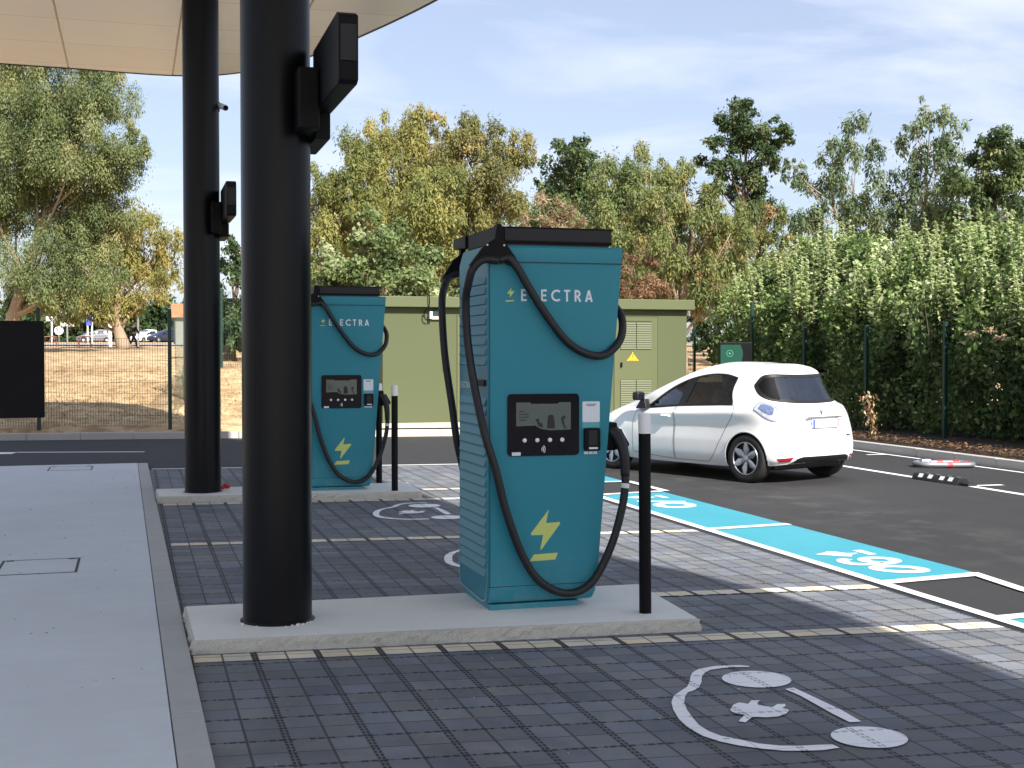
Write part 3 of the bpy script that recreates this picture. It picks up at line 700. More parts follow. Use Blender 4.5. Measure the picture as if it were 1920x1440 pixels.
tag(c0, 'teal fast charger standing in full view on the nearer island beside a bollard', 'charger', 'teal charging stations')
c1 = copy_tree(c0); c1.location = (1.975, 14.92, .0815)
tag(c1, 'teal fast charger on the farther island, partly hidden by the thick black column', 'charger', 'teal charging stations')

def bollard(label, x, y, tilt=0):
    root = empty('bollard', (x, y, .0815)); root.rotation_euler = (0, tilt, 0); tag(root, label, 'bollard', 'black bollards with white tops')
    b = MB(); b.lathe([(.0375, -.004), (.0375, 1.108)], 32); b.build('post', black_m, root, True, ang=40)
    b = MB(); b.lathe([(.0385, 1.108), (.0385, 1.220), (.036, 1.229), (0, 1.231)], 32); b.build('white_cap', white_pl, root, True, ang=40)
bollard('black bollard with white top standing alone on the nearer island', 3.02, 7.31, R(-.4))
bollard('black bollard hidden behind the nearer charger', 2.93, 8.12)
bollard('black bollard at the front corner of the farther island, clear of the charger', 2.915, 14.68)
bollard('black bollard beside the hanging plug of the farther charger', 2.905, 15.62)

# ------------------------------------------------------------------ transformer building
root = empty('transformer_building', (8.8, 28.6, .15)); tag(root, 'olive green transformer substation with flat lipped roof and louvred doors', 'building')
x0, x1, y0, y1, H = -3.60, 3.58, -1.1, 1.3, 2.53
b = MB(); b.box(x0, x1, y0, y1, -.1, H); b.build('wall', olive_m, root)
b = MB(); b.box(x0-.02, x1+.02, y0-.03, y1+.03, H+.002, H+.012); b.build('roof_gap', olive_d, root)
b = MB(); b.box(x0-.10, x1+.13, y0-.18, y1+.12, H+.014, H+.245, .012); b.build('roof', olive_l, root)
def dbl_door(xa, xb, nm='door', louv=True):
    w = MB(); w.box(xa, xb, y0-.012, y0+.01, .02, 2.37, .003); d = w.build(nm, olive_l, root)
    g = MB(); t = .012
    for a in ((xa-.012, xa, .0, 2.38), (xb, xb+.012, .0, 2.38)): g.box(a[0], a[1], y0-.006, y0+.008, a[2], a[3])
    g.box(xa, xb, y0-.006, y0+.008, 2.372, 2.384); g.build('door_gap', olive_d, d)
    if louv:
        for za, zb in ((1.63, 2.28), (.20, .93)):
            for xc0, xc1 in ((xa+.14, (xa+xb)/2-.004), ((xa+xb)/2+.004, xb-.14)):
                v = MB(); v.box(xc0, xc1, y0-.0135, y0-.0125, za, zb)
                v.build('vent_opening', olive_d, d)
                sl = MB(); k = int((zb-za)/.052)
                for i in range(k):
                    zz = za+.004+i*.052
                    sl.prism([(y0-.036, zz), (y0-.031, zz), (y0-.0145, zz+.040), (y0-.0205, zz+.042)], xc0+.008, xc1-.008, 'x')
                sl.build('vent_slats', olive_l, d)
    return d
d1 = dbl_door(1.78, 2.84)
h = MB(); h.box(1.925, 1.965, y0-.05, y0-.012, 1.22, 1.33, .006); h.build('handle', black_m, d1)
s = MB(); tri = [(2.085, 1.368), (2.375, 1.368), (2.23, 1.567)]; s.prism(tri, y0-.017, y0-.013, 'y'); sg = s.build('warning_sign', yellow_m, d1)
s = MB()
flat(s, [(2.235, 1.525), (2.205, 1.462), (2.228, 1.462), (2.215, 1.40), (2.258, 1.478), (2.235, 1.478), (2.252, 1.525)], y0-.0176); s.build('bolt_symbol', rubber, sg)
s = MB()
for a, c in (((2.12, 1.383), (2.34, 1.383)), ((2.112, 1.389), (2.222, 1.545)), ((2.348, 1.389), (2.238, 1.545))):
    L, Rr = ribbon_pts([a, c], .010); flat(s, [L[0], L[1], Rr[1], Rr[0]], y0-.0178)
s.build('sign_border', rubber, sg)
d2 = dbl_door(-1.93, -.90, louv=False)
h = MB(); h.box(-1.86, -1.81, y0-.05, y0-.012, 1.26, 1.33, .006); h.build('handle', white_pl, d2)
# intercom, antenna and red tag on the wall
root2 = empty('wall_box', (6.28, 27.485, 2.50)); tag(root2, 'small white and red box with an aerial under the substation eave', 'intercom')
b = MB(); b.box(-.06, .0, -.13, .0, -.06, .10, .006); b.build('housing', white_pl, root2)
b = MB(); b.box(.005, .22, -.05, .0, -.07, .0, .004); b.build('lower_plate', pmat('pink_plate', (.75, .42, .38), .5), root2)
b = MB(); b.box(.005, .22, -.055, -.005, .004, .13, .004); b.build('upper_plate', green_m, root2)
b = MB(); b.tube([(-.09, -.08, -.10), (-.17, -.09, -.04), (-.17, -.09, .10), (-.10, -.22, .20), (-.10, -.24, .52)], .012, 8, 3); b.build('aerial', black_m, root2, True)
root2 = empty('padlock_tag', (6.60, 27.485, 1.41)); tag(root2, 'small red tag with a white strap hanging on the green substation wall', 'tag')
b = MB(); b.box(-.05, .05, -.05, .0, -.07, .09, .012); b.build('tag_body', red_m, root2)
b = MB(); b.tube([(0, -.02, -.07), (.03, -.03, -.13), (.02, -.03, -.2)], .015, 6, 3); b.build('strap', white_pl, root2)

# ------------------------------------------------------------------ fences
def mesh_panel(b, p0, p1, z0, z1, dv=.05, dh=.2, w=.006):
    p0, p1 = np.array(p0, float), np.array(p1, float); L = np.linalg.norm(p1-p0); u = (p1-p0)/L
    n = int(L/dv)
    def bar(a, c, za, zb, t):
        q = np.array([-u[1], u[0]])*t/2; A, B = np.array(a), np.array(c)
        b.prism([tuple(A-q), tuple(B-q), tuple(B+q), tuple(A+q)], za, zb)
    for i in range(n+1):
        s = L*i/n; c = p0+u*s; bz0 = z0[0]+(z0[1]-z0[0])*i/n; bz1 = z1[0]+(z1[1]-z1[0])*i/n
        bar(c-u*w/2, c+u*w/2, bz0, bz1, w)
    H = z1[0]-z0[0]; m = int(H/dh)
    for j in range(m+1):
        f = j/m
        # wires lie just in front of the uprights
        k = 6
        for i in range(k):
            za = z0[0]+(z0[1]-z0[0])*(i+.5)/k+f*H
            q0 = p0+u*L*i/k; q1 = p0+u*L*(i+1)/k; q = np.array([u[1], -u[0]])*w
            bar(q0+q, q1+q, za-w/2, za+w/2, w)
def fpost(name, x, y, z, h, parent, s=.06):
    b = MB(); b.box(x-s/2, x+s/2, y-s/2, y+s/2, z-.1, z+h, .006); o = b.build(name, green_m, parent)
    return o
gz = lambda x, y: float(zt(np.array(float(x)), np.array(float(y))))
f1 = empty('mesh_fence', (0, 0, 0)); tag(f1, 'dark green wire mesh fence along the far kerb in front of the dry grass', 'fence')
xs = [.70, -1.80, -4.30, -6.80, -9.3]
fy = lambda x: 26.6-.13*(x-.7)
for i, x in enumerate(xs): fpost('fence_post', x, fy(x), gz(x, fy(x)), 2.40, f1, .075)
for xa, xb in zip(xs, xs[1:]):
    b = MB(); mesh_panel(b, (xb+.035, fy(xb)), (xa-.035, fy(xa)), (gz(xb, fy(xb))+.05, gz(xa, fy(xa))+.05), (gz(xb, fy(xb))+1.80, gz(xa, fy(xa))+1.80)); b.build('mesh_panel', green_m, f1)
f2 = empty('mesh_fence', (0, 0, 0)); tag(f2, 'green mesh fence with windbreak net climbing the earth bank behind the black columns', 'fence')
pts = [(1.15, 30.5), (1.75, 34.0), (2.51, 38.9)]
for x, y in pts: fpost('fence_post', x, y, gz(x, y), 2.38, f2, .08)
for a, c in zip(pts, pts[1:]):
    za, zc = gz(*a), gz(*c); b = MB(); mesh_panel(b, a, c, (za+.05, zc+.05), (za+2.3, zc+2.3), .07); b.build('mesh_panel', green_m, f2)
def net(name, a, c, lo, hi, m, parent):
    b = MB(); n = 30; k = 14; bm = b.bm; g = []
    za, zc = gz(*a), gz(*c)
    for i in range(n+1):
        f = i/n; row = []
        for j in range(k+1):
            h = j/k; x = a[0]+(c[0]-a[0])*f; y = a[1]+(c[1]-a[1])*f; z = za+(zc-za)*f+lo+(hi-lo)*h
            wv = .05*math.sin(9*f+5*h)+.04*math.sin(17*f-7*h)
            row.append(bm.verts.new((x+.06+wv*(1.6-h), y, z)))
        g.append(row)
    for i in range(n):
        for j in range(k): bm.faces.new((g[i][j], g[i+1][j], g[i+1][j+1], g[i][j+1]))
    return b.build(name, m, parent, True)
nm = bpy.data.materials.new('windbreak_netting'); t = NT(nm); t.b.inputs['Base Color'].default_value = (.035, .17, .12, 1); t.b.inputs['Roughness'].default_value = .8
tr = t.n.new('ShaderNodeBsdfTransparent'); mx = t.n.new('ShaderNodeMixShader'); t.l.new(t.math('MULTIPLY_ADD', t.noise(14, 3), .30, .22), mx.inputs[0])
t.l.new(tr.outputs[0], mx.inputs[1]); t.l.new(t.b.outputs[0], mx.inputs[2]); t.l.new(mx.outputs[0], t.out.inputs[0])
net('windbreak_net', (.72, 26.75), (1.75, 34.0), .35, 2.2, nm, f2)
f3 = empty('mesh_fence', (0, 0, 0)); tag(f3, 'green mesh fence running across the dry bank behind the columns', 'fence')
pts = [(2.51, 38.95), (5.0, 39.4), (7.5, 39.8)]
for x, y in pts[1:]: fpost('fence_post', x, y, gz(x, y), 2.38, f3, .08)
for a, c in zip(pts, pts[1:]):
    za, zc = gz(*a), gz(*c); b = MB(); mesh_panel(b, a, c, (za+.05, zc+.05), (za+2.3, zc+2.3), .07); b.build('mesh_panel', green_m, f3)
f4 = empty('mesh_fence', (0, 0, 0)); tag(f4, 'dark green mesh fence in front of the tall hedge along the right-hand kerb', 'fence')
ys = [12.4, 14.9, 17.4, 19.87, 22.45, 24.9, 27.37]
for y in ys: fpost('fence_post', 14.0, y, max(.13, gz(14, y)), 2.1 if y < 26 else 2.75, f4, .07)
for a, c in zip(ys, ys[1:]):
    b = MB(); mesh_panel(b, (14, a), (14, c), (.18, .18), (2.15, 2.15), .10, .2, .0032); b.build('mesh_panel', green_m, f4)
f5 = empty('mesh_fence', (0, 0, 0)); tag(f5, 'green mesh fence beside the right end of the olive substation', 'fence')
for x in (13.2, 14.0): fpost('fence_post', x, 30.6, gz(x, 30.6), 2.3, f5)
b = MB(); mesh_panel(b, (12.5, 30.6), (14.0, 30.6), (.25, .25), (2.3, 2.3), .06); b.build('mesh_panel', green_m, f5)

# ------------------------------------------------------------------ boards, signs, loose things
root = empty('display_board', (-1.55, 12.82, .042)); tag(root, 'black rectangular display board seen from behind over the walkway', 'board')
b = MB(); b.box(-.78, .745, -.05, .05, 1.035, 1.945, .012); b.build('panel', black_m, root)
b = MB(); b.box(-.06, .06, -.04, .04, 0, 1.034, .006); b.build('stand', black_m, root)
b = MB(); b.box(-.2, .2, -.15, .15, .0, .012, .003); b.build('foot_plate', black_m, root)
root = empty('charging_totem', (12.38, 25.0, .14)); tag(root, 'dark totem box with a green face rising behind the white car', 'sign'); root.rotation_euler = (0, 0, R(-12))
b = MB(); b.box(-.36, .36, -.09, .09, 1.28, 1.78, .012); b.build('sign_box', black_m, root)
b = MB(); L = [(-.33, 1.33), (.10, 1.33)]+[(.10+.055*math.sin(math.pi*k/8), 1.33+.40*k/8) for k in range(1, 8)]+[(.10, 1.73), (-.33, 1.73)]; flat(b, L, -.0915); gp = b.build('green_face', pmat('green_face', (.0, .055, .032), .35), root)
b = MB()
L, Rr = ribbon_pts([(-.13+.075*math.cos(a), 1.545+.075*math.sin(a)) for a in np.linspace(0, 2*math.pi, 7)], .010)
for i in range(6): flat(b, [L[i], L[i+1], Rr[i+1], Rr[i]], -.0925)
flat(b, [(-.15, 1.52), (-.10, 1.545), (-.15, 1.57)], -.0928); b.build('emblem', pmat('pale_green_mark', (.10, .30, .22), .4), gp)
b = MB(); b.box(-.07, .07, -.05, .05, 0, 1.28, .006); b.build('stand', black_m, root)
# wheel stop with white reflectors
root = empty('wheel_stop', (10.12, 14.49, .0)); root.rotation_euler = (0, 0, R(4)); tag(root, 'black rubber wheel stop with four white reflectors lying on the parking line', 'wheel stop')
b = MB(); b.prism([(-.10, .001), (.10, .001), (.085, .045), (.055, .085), (-.055, .085), (-.085, .045)], -.48, .42, 'y', .006); b.build('rubber_block', rubber, root)
for y in (-.37, -.20, .03, .22):
    b = MB(); b.prism([(-.0895, .040), (-.0560, .0875), (-.0545, .0865), (-.088, .039)], y, y+.085, 'y'); b.build('reflector', white_pl, root)
    b = MB(); b.prism([(.0895, .040), (.0560, .0875), (.0545, .0865), (.088, .039)], y, y+.085, 'y'); b.build('reflector', white_pl, root)
b = MB(); b.box(-.07, .07, -.66, -.50, .001, .04, .012); b.build('end_piece', grey_m, root)
# folded parking barrier hoop
root = empty('parking_barrier', (11.5, 16.35, .05)); root.rotation_euler = (0, 0, R(-16)); tag(root, 'folded grey parking barrier hoop with two red bands lying on the asphalt', 'barrier')
W, Dp = .42, .16
loop = [(-W, 0, 0), (-W+.05, -Dp, 0), (-.2, -Dp-.05, 0), (.2, -Dp-.05, 0), (W-.05, -Dp, 0), (W, 0, 0), (W-.06, Dp, .0), (.2, Dp+.05, 0), (-.2, Dp+.05, 0), (-W+.06, Dp, 0), (-W, 0, 0)]
b = MB(); b.tube(loop, .037, 12, 6); b.build('hoop', pmat('galvanised_tube', (.27, .28, .31), .45, .5, .2), root, True)
for xa, xb in ((-.02, .06), (.22, .30)):
    for sy in (-1, 1):
        b = MB(); b.tube([(xa, sy*(Dp+.052 if xa < .1 else Dp+.038), 0), (xb, sy*(Dp+.052 if xa < .1 else Dp+.030), 0)], .041, 14); b.build('red_band', red_m, root, True, ang=40)
b = MB(); b.box(-.34, -.20, -.06, .06, -.045, .07, .012); b.build('hinge_foot', steel_m, root)
b = MB(); b.tube([(-.24, -.19, .005), (-.24, .0, .02), (-.2, .19, .005)], .02, 8, 3); b.build('cross_tube', white_pl, root, True)
# ------------------------------------------------------------------ cars
# half-body control grid: rows v0 sill .. v8 roof centre, columns u0 nose .. u14 tail; (half width, y along car, z); rear axle y=0, front axle y=2.588
GRID = [
 [(0,3.40,.22),(0,3.42,.3),(0,3.43,.48),(0,3.40,.60),(0,3.33,.67),(0,3.26,.70),(0,3.22,.72),(0,3.18,.745),(0,3.12,.765)],
 [(.36,3.37,.22),(.36,3.40,.3),(.36,3.40,.48),(.36,3.36,.60),(.35,3.29,.67),(.33,3.22,.70),(.30,3.18,.72),(.2,3.16,.745),(0,3.08,.775)],
 [(.63,3.18,.22),(.67,3.20,.3),(.68,3.20,.48),(.66,3.17,.61),(.60,3.12,.68),(.53,3.06,.71),(.46,3.04,.73),(.28,3.04,.765),(0,3.0,.79)],
 [(.75,2.95,.22),(.79,2.95,.3),(.805,2.95,.5),(.79,2.95,.65),(.73,2.93,.735),(.66,2.9,.77),(.58,2.88,.795),(.34,2.87,.83),(0,2.86,.845)],
 [(.79,2.588,.21),(.84,2.588,.3),(.86,2.588,.5),(.85,2.588,.67),(.80,2.588,.79),(.74,2.588,.83),(.66,2.58,.855),(.38,2.56,.895),(0,2.55,.91)],
 [(.78,2.2,.19),(.83,2.2,.3),(.85,2.2,.5),(.85,2.2,.69),(.82,2.2,.83),(.77,2.2,.875),(.70,2.2,.905),(.42,2.2,.955),(0,2.22,.98)],
 [(.78,1.78,.185),(.835,1.78,.3),(.855,1.78,.5),(.86,1.78,.70),(.84,1.78,.865),(.795,1.79,.915),(.735,1.74,1.03),(.44,1.78,1.115),(0,1.84,1.13)],
 [(.78,1.3,.185),(.84,1.3,.3),(.86,1.3,.5),(.865,1.3,.71),(.85,1.3,.885),(.80,1.31,.94),(.655,1.24,1.285),(.40,1.26,1.385),(0,1.30,1.405)],
 [(.78,.85,.185),(.84,.85,.3),(.86,.85,.5),(.868,.85,.72),(.852,.85,.90),(.80,.86,.958),(.612,.82,1.415),(.38,.83,1.515),(0,.85,1.54)],
 [(.78,.42,.19),(.84,.42,.3),(.86,.42,.5),(.870,.42,.73),(.855,.42,.92),(.795,.42,.975),(.60,.40,1.445),(.37,.40,1.545),(0,.40,1.563)],
 [(.79,0,.20),(.85,0,.31),(.868,0,.5),(.872,0,.74),(.856,0,.935),(.78,0,.995),(.585,0,1.42),(.36,-.02,1.52),(0,-.02,1.543)],
 [(.78,-.30,.22),(.835,-.31,.32),(.85,-.32,.5),(.845,-.31,.73),(.815,-.29,.94),(.735,-.26,1.01),(.555,-.22,1.375),(.34,-.24,1.47),(0,-.26,1.495)],
 [(.69,-.50,.25),(.735,-.535,.33),(.745,-.55,.5),(.725,-.53,.73),(.675,-.49,.93),(.615,-.45,1.0),(.505,-.36,1.345),(.30,-.40,1.42),(0,-.43,1.445)],
 [(.40,-.61,.27),(.42,-.655,.34),(.42,-.675,.5),(.41,-.655,.72),(.39,-.625,.90),(.37,-.59,.985),(.32,-.445,1.335),(.21,-.455,1.405),(0,-.48,1.43)],
 [(0,-.63,.28),(0,-.675,.34),(0,-.695,.5),(0,-.675,.72),(0,-.65,.89),(0,-.615,.98),(0,-.465,1.33),(0,-.475,1.40),(0,-.49,1.425)],
]
G0 = np.array(GRID)           # 15 x 9 x 3
for iu in range(7, 15):       # cabin sits forward of the tail
    k = {7: .0, 8: .25, 9: .6}.get(iu, 1.0)
    G0[iu, :, 1] += k*np.array([.05, .05, .06, .07, .11, .19, .25, .26, .26])
G0[11:, 4:, 2] += np.array([.03, .07, .065, .05, .045])
G0[5, 5:, 2] += [.02, .09, .16, .19]; G0[6, 6:, 2] += [.13, .13, .14]; G0[7, 6:, 2] += [.065, .045, .04]; G0[8, 6:, 2] += [.015, .015, .015]; G0[4, 5:, 2] += [.01, .04, .07, .085]; G0[3, 6:, 2] += [.01, .02, .02]
G0[6:12, 3, 0] -= .026; G0[6:12, 4, 0] += .014; G0[6:12, 4, 2] -= .022; G0[6:12, 2, 0] -= .006; G0[12, 4, 0] += .02
def ext(G):
    m = G.copy(); 
    a = np.concatenate([m[1:2]*np.array([-1, 1, 1]), m, m[-2:-1]*np.array([-1, 1, 1])], 0)
    lo = 2*a[:, :1]-a[:, 1:2]; hi = a[:, -2:-1]*np.array([-1, 1, 1])
    return np.concatenate([lo, a, hi], 1)
GE = ext(G0)
def cw(t): return np.stack([-.5*t+t*t-.5*t**3, 1-2.5*t*t+1.5*t**3, .5*t+2*t*t-1.5*t**3, -.5*t*t+.5*t**3], -1)
def S(u, v):
    u = np.clip(np.asarray(u, float), 0, 14); v = np.clip(np.asarray(v, float), 0, 8)
    iu = np.minimum(u.astype(int), 13); iv = np.minimum(v.astype(int), 7); wu = cw(u-iu); wv = cw(v-iv)
    r = np.zeros(u.shape+(3,))
    for a in range(4):
        for c in range(4): r += (wu[..., a]*wv[..., c])[..., None]*GE[iu+a, iv+c]
    return r
def SN(u, v):
    e = 1e-3; ctr = np.asarray(u, float) > 13.99; u = np.clip(u, .002, 13.998)
    du = S(u+e, v)-S(u-e, v); dv = S(u, v+e)-S(u, v-e); n = np.cross(dv, du); n /= np.linalg.norm(n, axis=-1, keepdims=True)+1e-12
    p = S(u, v); c = p-np.array([0, 1.3, .7]); s = np.sign((n*c).sum(-1, keepdims=True)); s[s == 0] = 1
    n = n*s; n[ctr, 0] = 0; return n/(np.linalg.norm(n, axis=-1, keepdims=True)+1e-12)
def inside(poly, x, y):
    r = np.zeros(x.shape, bool); n = len(poly)
    for i in range(n):
        x0, y0 = poly[i]; x1, y1 = poly[(i+1) % n]
        c = ((y0 > y) != (y1 > y)) & (x < (x1-x0)*(y-y0)/(y1-y0+1e-12)+x0); r ^= c
    return r
def smooth_poly(pts, n=5, corners=()):
    P = [np.array(p, float) for p in pts]; m = len(P); out = []
    for i in range(m):
        p0, p1, p2, p3 = P[i-1], P[i], P[(i+1) % m], P[(i+2) % m]
        if i in corners: p0 = 2*p1-p2
        if (i+1) % m in corners: p3 = 2*p2-p1
        for k in range(n):
            t = k/n; out.append(tuple(.5*((2*p1)+(-p0+p2)*t+(2*p0-5*p1+4*p2-p3)*t*t+(-p0+3*p1-3*p2+p3)*t**3)))
    return out
DLO = smooth_poly([(5.72, 5.06), (6.40, 5.60), (7.0, 5.80), (8.0, 5.86), (9.0, 5.86), (9.72, 5.80), (9.58, 5.45), (9.72, 5.08), (8.8, 5.09), (7.2, 5.09)], 5, (0, 5, 7))
REARW = smooth_poly([(11.00, 5.50), (11.35, 5.22), (12.0, 5.06), (13.0, 5.0), (14.001, 4.98), (14.001, 5.93), (13.0, 5.93), (12.2, 5.92), (11.5, 5.78)], 5, (0, 4, 5))
WSCREEN = smooth_poly([(6.2, 6.75), (6.0, 7.3), (5.98, 8.001), (7.15, 8.001), (7.1, 7.4), (7.0, 6.75)], 4, (0, 2, 3, 5))
LAMP = smooth_poly([(10.84, 4.05), (11.22, 4.74), (11.75, 4.60), (12.18, 3.95), (11.95, 3.34), (11.4, 3.50)], 5, (0, 3))
REFL = smooth_poly([(11.86, 1.05), (12.62, 1.12), (12.46, .58), (12.02, .55)], 3, (0, 1, 2, 3))
DIFF = [(12.35, -.01), (12.55, .30), (12.75, .95), (13.0, 1.12), (14.001, 1.12), (14.001, -.01)]
DOORF = [(6.99, .45), (6.99, 4.95), (6.99, 5.05), (5.5, 5.04), (5.3, 4.2), (5.18, 3.0), (5.16, .9), (5.3, .45)]
DOORR = [(7.03, .45), (7.03, 5.05), (9.78, 5.04), (9.90, 4.4), (9.66, 3.6), (9.36, 3.0), (9.0, 2.0), (8.7, 1.1), (8.52, .6), (8.42, .45)]

def uvmesh(poly, off, step=.25):
    """patch of the body surface inside a (u,v) polygon, lifted off it"""
    b = bmesh.new(); f = b.faces.new([b.verts.new((p[0], p[1], 0)) for p in poly])
    for ax, lo, hi in ((0, 0, 14), (1, 0, 8)):
        for k in np.arange(lo+step, hi, step):
            no = (1, 0, 0) if ax == 0 else (0, 1, 0); co = (k, 0, 0) if ax == 0 else (0, k, 0)
            bmesh.ops.bisect_plane(b, geom=b.verts[:]+b.edges[:]+b.faces[:], plane_co=co, plane_no=no)
    uv = np.array([v.co[:2] for v in b.verts]); P = S(uv[:, 0], uv[:, 1])+SN(uv[:, 0], uv[:, 1])*off
    for v, p in zip(b.verts, P): v.co = p
    return b
def mirror_add(mb, b, mirror=True):
    """left side is -x; adds left and mirrored right"""
    bmesh.ops.triangulate(b, faces=[f for f in b.faces if len(f.verts) > 4])
    c = b.copy()
    for v in b.verts: v.co.x = -v.co.x
    mb.add(b)
    if mirror: mb.add(c)
    else: c.free()
def strip(poly, w, off, closed=True):
    """thin band following a (u,v) line"""
    P = [np.array(p, float) for p in poly]
    if closed: P = P+[P[0]]
    D = []
    for a, c in zip(P, P[1:]):
        k = max(1, int(np.linalg.norm(c-a)/.12)); D += [a+(c-a)*i/k for i in range(k)]
    D.append(P[-1]); D = np.array(D); X = S(D[:, 0], D[:, 1]); N = SN(D[:, 0], D[:, 1]); X = X+N*off
    b = bmesh.new(); A = []; C = []
    n = len(X)
    for i in range(n):
        if closed: t = X[(i+1) % (n-1)]-X[(i-1) % (n-1)]
        else: t = X[min(i+1, n-1)]-X[max(i-1, 0)]
        if D[i, 0] > 13.99 and i in (0, n-1): t = np.array([math.copysign(1, t[0]), 0, 0])
        t /= np.linalg.norm(t)+1e-9; q = np.cross(N[i], t)*w/2
        A.append(b.verts.new(X[i]+q)); C.append(b.verts.new(X[i]-q))
    for i in range(n-1): b.faces.new((A[i], A[i+1], C[i+1], C[i]))
    return b

WR = .315
def wheel_meshes(fine):
    n = 48 if fine else 20
    t = MB(); Mx = Matrix.Rotation(R(90), 4, 'Y')
    t.lathe([(.205, -.085), (.235, -.098), (.285, -.1), (.308, -.088), (.315, -.06), (.315, .06), (.308, .088), (.285, .1), (.235, .098), (.205, .085)], n, Mx, close=True)
    return t
def make_car(paint, fine=True, dark='tyre_rubber'):
    root = empty('parked_car')
    nu, nv = (15, 12) if fine else (5, 4)
    us = np.linspace(0, 14, 14*nu+1); vs = np.linspace(0, 8, 8*nv+1)
    U, V = np.meshgrid(us, vs, indexing='ij'); P = S(U, V)
    uc = (U[:-1, :-1]+U[1:, 1:])/2; vc = (V[:-1, :-1]+V[1:, 1:])/2; pc = S(uc, vc)
    cut = inside(DLO, uc, vc) | inside(REARW, uc, vc) | inside(WSCREEN, uc, vc)
    for yw in (0, 2.588): cut |= ((pc[..., 1]-yw)**2+(pc[..., 2]-WR)**2 < .352**2) & (pc[..., 0] > .55)
    reg = np.zeros(uc.shape, int)
    reg[inside(DOORF, uc, vc)] = 1; reg[inside(DOORR, uc, vc)] = 2; reg[cut] = -1
    tail = (uc > 12.35) & (vc > 2.62) & (vc < 6.1); reg[tail & (reg == 0)] = 3
    bump_ = (uc > 11.3) & (vc <= 2.62); reg[bump_ & (reg == 0)] = 4
    idx = np.arange(U.size).reshape(U.shape)
    F = np.stack([idx[:-1, :-1], idx[1:, :-1], idx[1:, 1:], idx[:-1, 1:]], -1)
    def panel(name, mask, sides, parent, m=paint):
        f = F[mask]; out_v = []; out_f = []; off = 0
        for sgn in sides:
            used, inv = np.unique(f, return_inverse=True); inv = inv.reshape(f.shape)
            v = P.reshape(-1, 3)[used]*np.array([sgn, 1, 1]); ff = inv[:, ::-1] if sgn > 0 else inv
            out_v.append(v); out_f.append(ff+off); off += len(v)
        me = bpy.data.meshes.new(name); me.from_pydata(np.concatenate(out_v).tolist(), [], np.concatenate(out_f).tolist())
        me.polygons.foreach_set('use_smooth', [True]*len(me.polygons)); me.materials.append(m)
        if len(sides) == 2:
            bb = bmesh.new(); bb.from_mesh(me); bmesh.ops.remove_doubles(bb, verts=[v for v in bb.verts if abs(v.co.x) < 1e-5], dist=1e-5)
            bb.to_mesh(me); bb.free()
        return link(bpy.data.objects.new(name, me), parent)
    body = panel('body', reg == 0, (-1, 1), root)
    tg = panel('tailgate', reg == 3, (-1, 1), root); bp = panel('rear_bumper', reg == 4, (-1, 1), root)
    doors = []
    for sgn in (-1, 1):
        doors.append(panel('door', reg == 1, (sgn,), root)); doors.append(panel('door', reg == 2, (sgn,), root))
    # glass with black surrounds
    for nm, poly in (('side_window', DLO),):
        for sgn in (True, False):
            g = MB(); bq = uvmesh(poly, -.004)
            if sgn:
                for v in bq.verts: v.co.x = -v.co.x
            bmesh.ops.triangulate(bq, faces=[f for f in bq.faces if len(f.verts) > 4]); g.add(bq)
            g.build(nm, GLASS, root, True)
    g = MB(); mirror_add(g, uvmesh(REARW, .003)); rw = g.build('rear_window', GLASS2, root, True)
    g = MB(); mirror_add(g, uvmesh(WSCREEN, .003)); g.build('windscreen', GLASS, root, True)
    k = MB(); mirror_add(k, strip(DLO, .030, .003)); ro = REARW[25:]+REARW[:21]; mirror_add(k, strip(ro, .050, .006, False)); wo = WSCREEN[12:]+WSCREEN[:9]; mirror_add(k, strip(wo, .05, .005, False))
    # B pillar
    bp_ = [(7.05, 5.08), (7.22, 5.82), (7.66, 5.86), (7.36, 5.08)]
    mirror_add(k, uvmesh(bp_, .002)); k.build('window_surround', BLACKT, root, True)
    # dark quarter areas printed on the rear glass
    k = MB(); mirror_add(k, uvmesh(smooth_poly([(11.01, 5.50), (11.35, 5.23), (12.0, 5.07), (12.42, 5.03), (12.36, 5.92), (11.5, 5.78)], 4, (0, 3, 4)), .0055)); k.build('printed_border', PRINT, rw, True)
    w_ = MB(); w_.tube([(.06, -.425, 1.015), (-.12, -.395, 1.06), (-.32, -.38, 1.05)], .010, 6, 3); w_.build('wiper', BLACKT, rw)
    # seams
    k = MB(); mirror_add(k, strip(DOORF[:-1][::1], .007, .0012)); mirror_add(k, strip(DOORR, .007, .0012))
    mirror_add(k, strip([(12.35, 4.95), (12.38, 4.2), (12.36, 3.2), (12.30, 2.64)], .007, .0012, False))
    k.build('panel_gap', GAP, root)
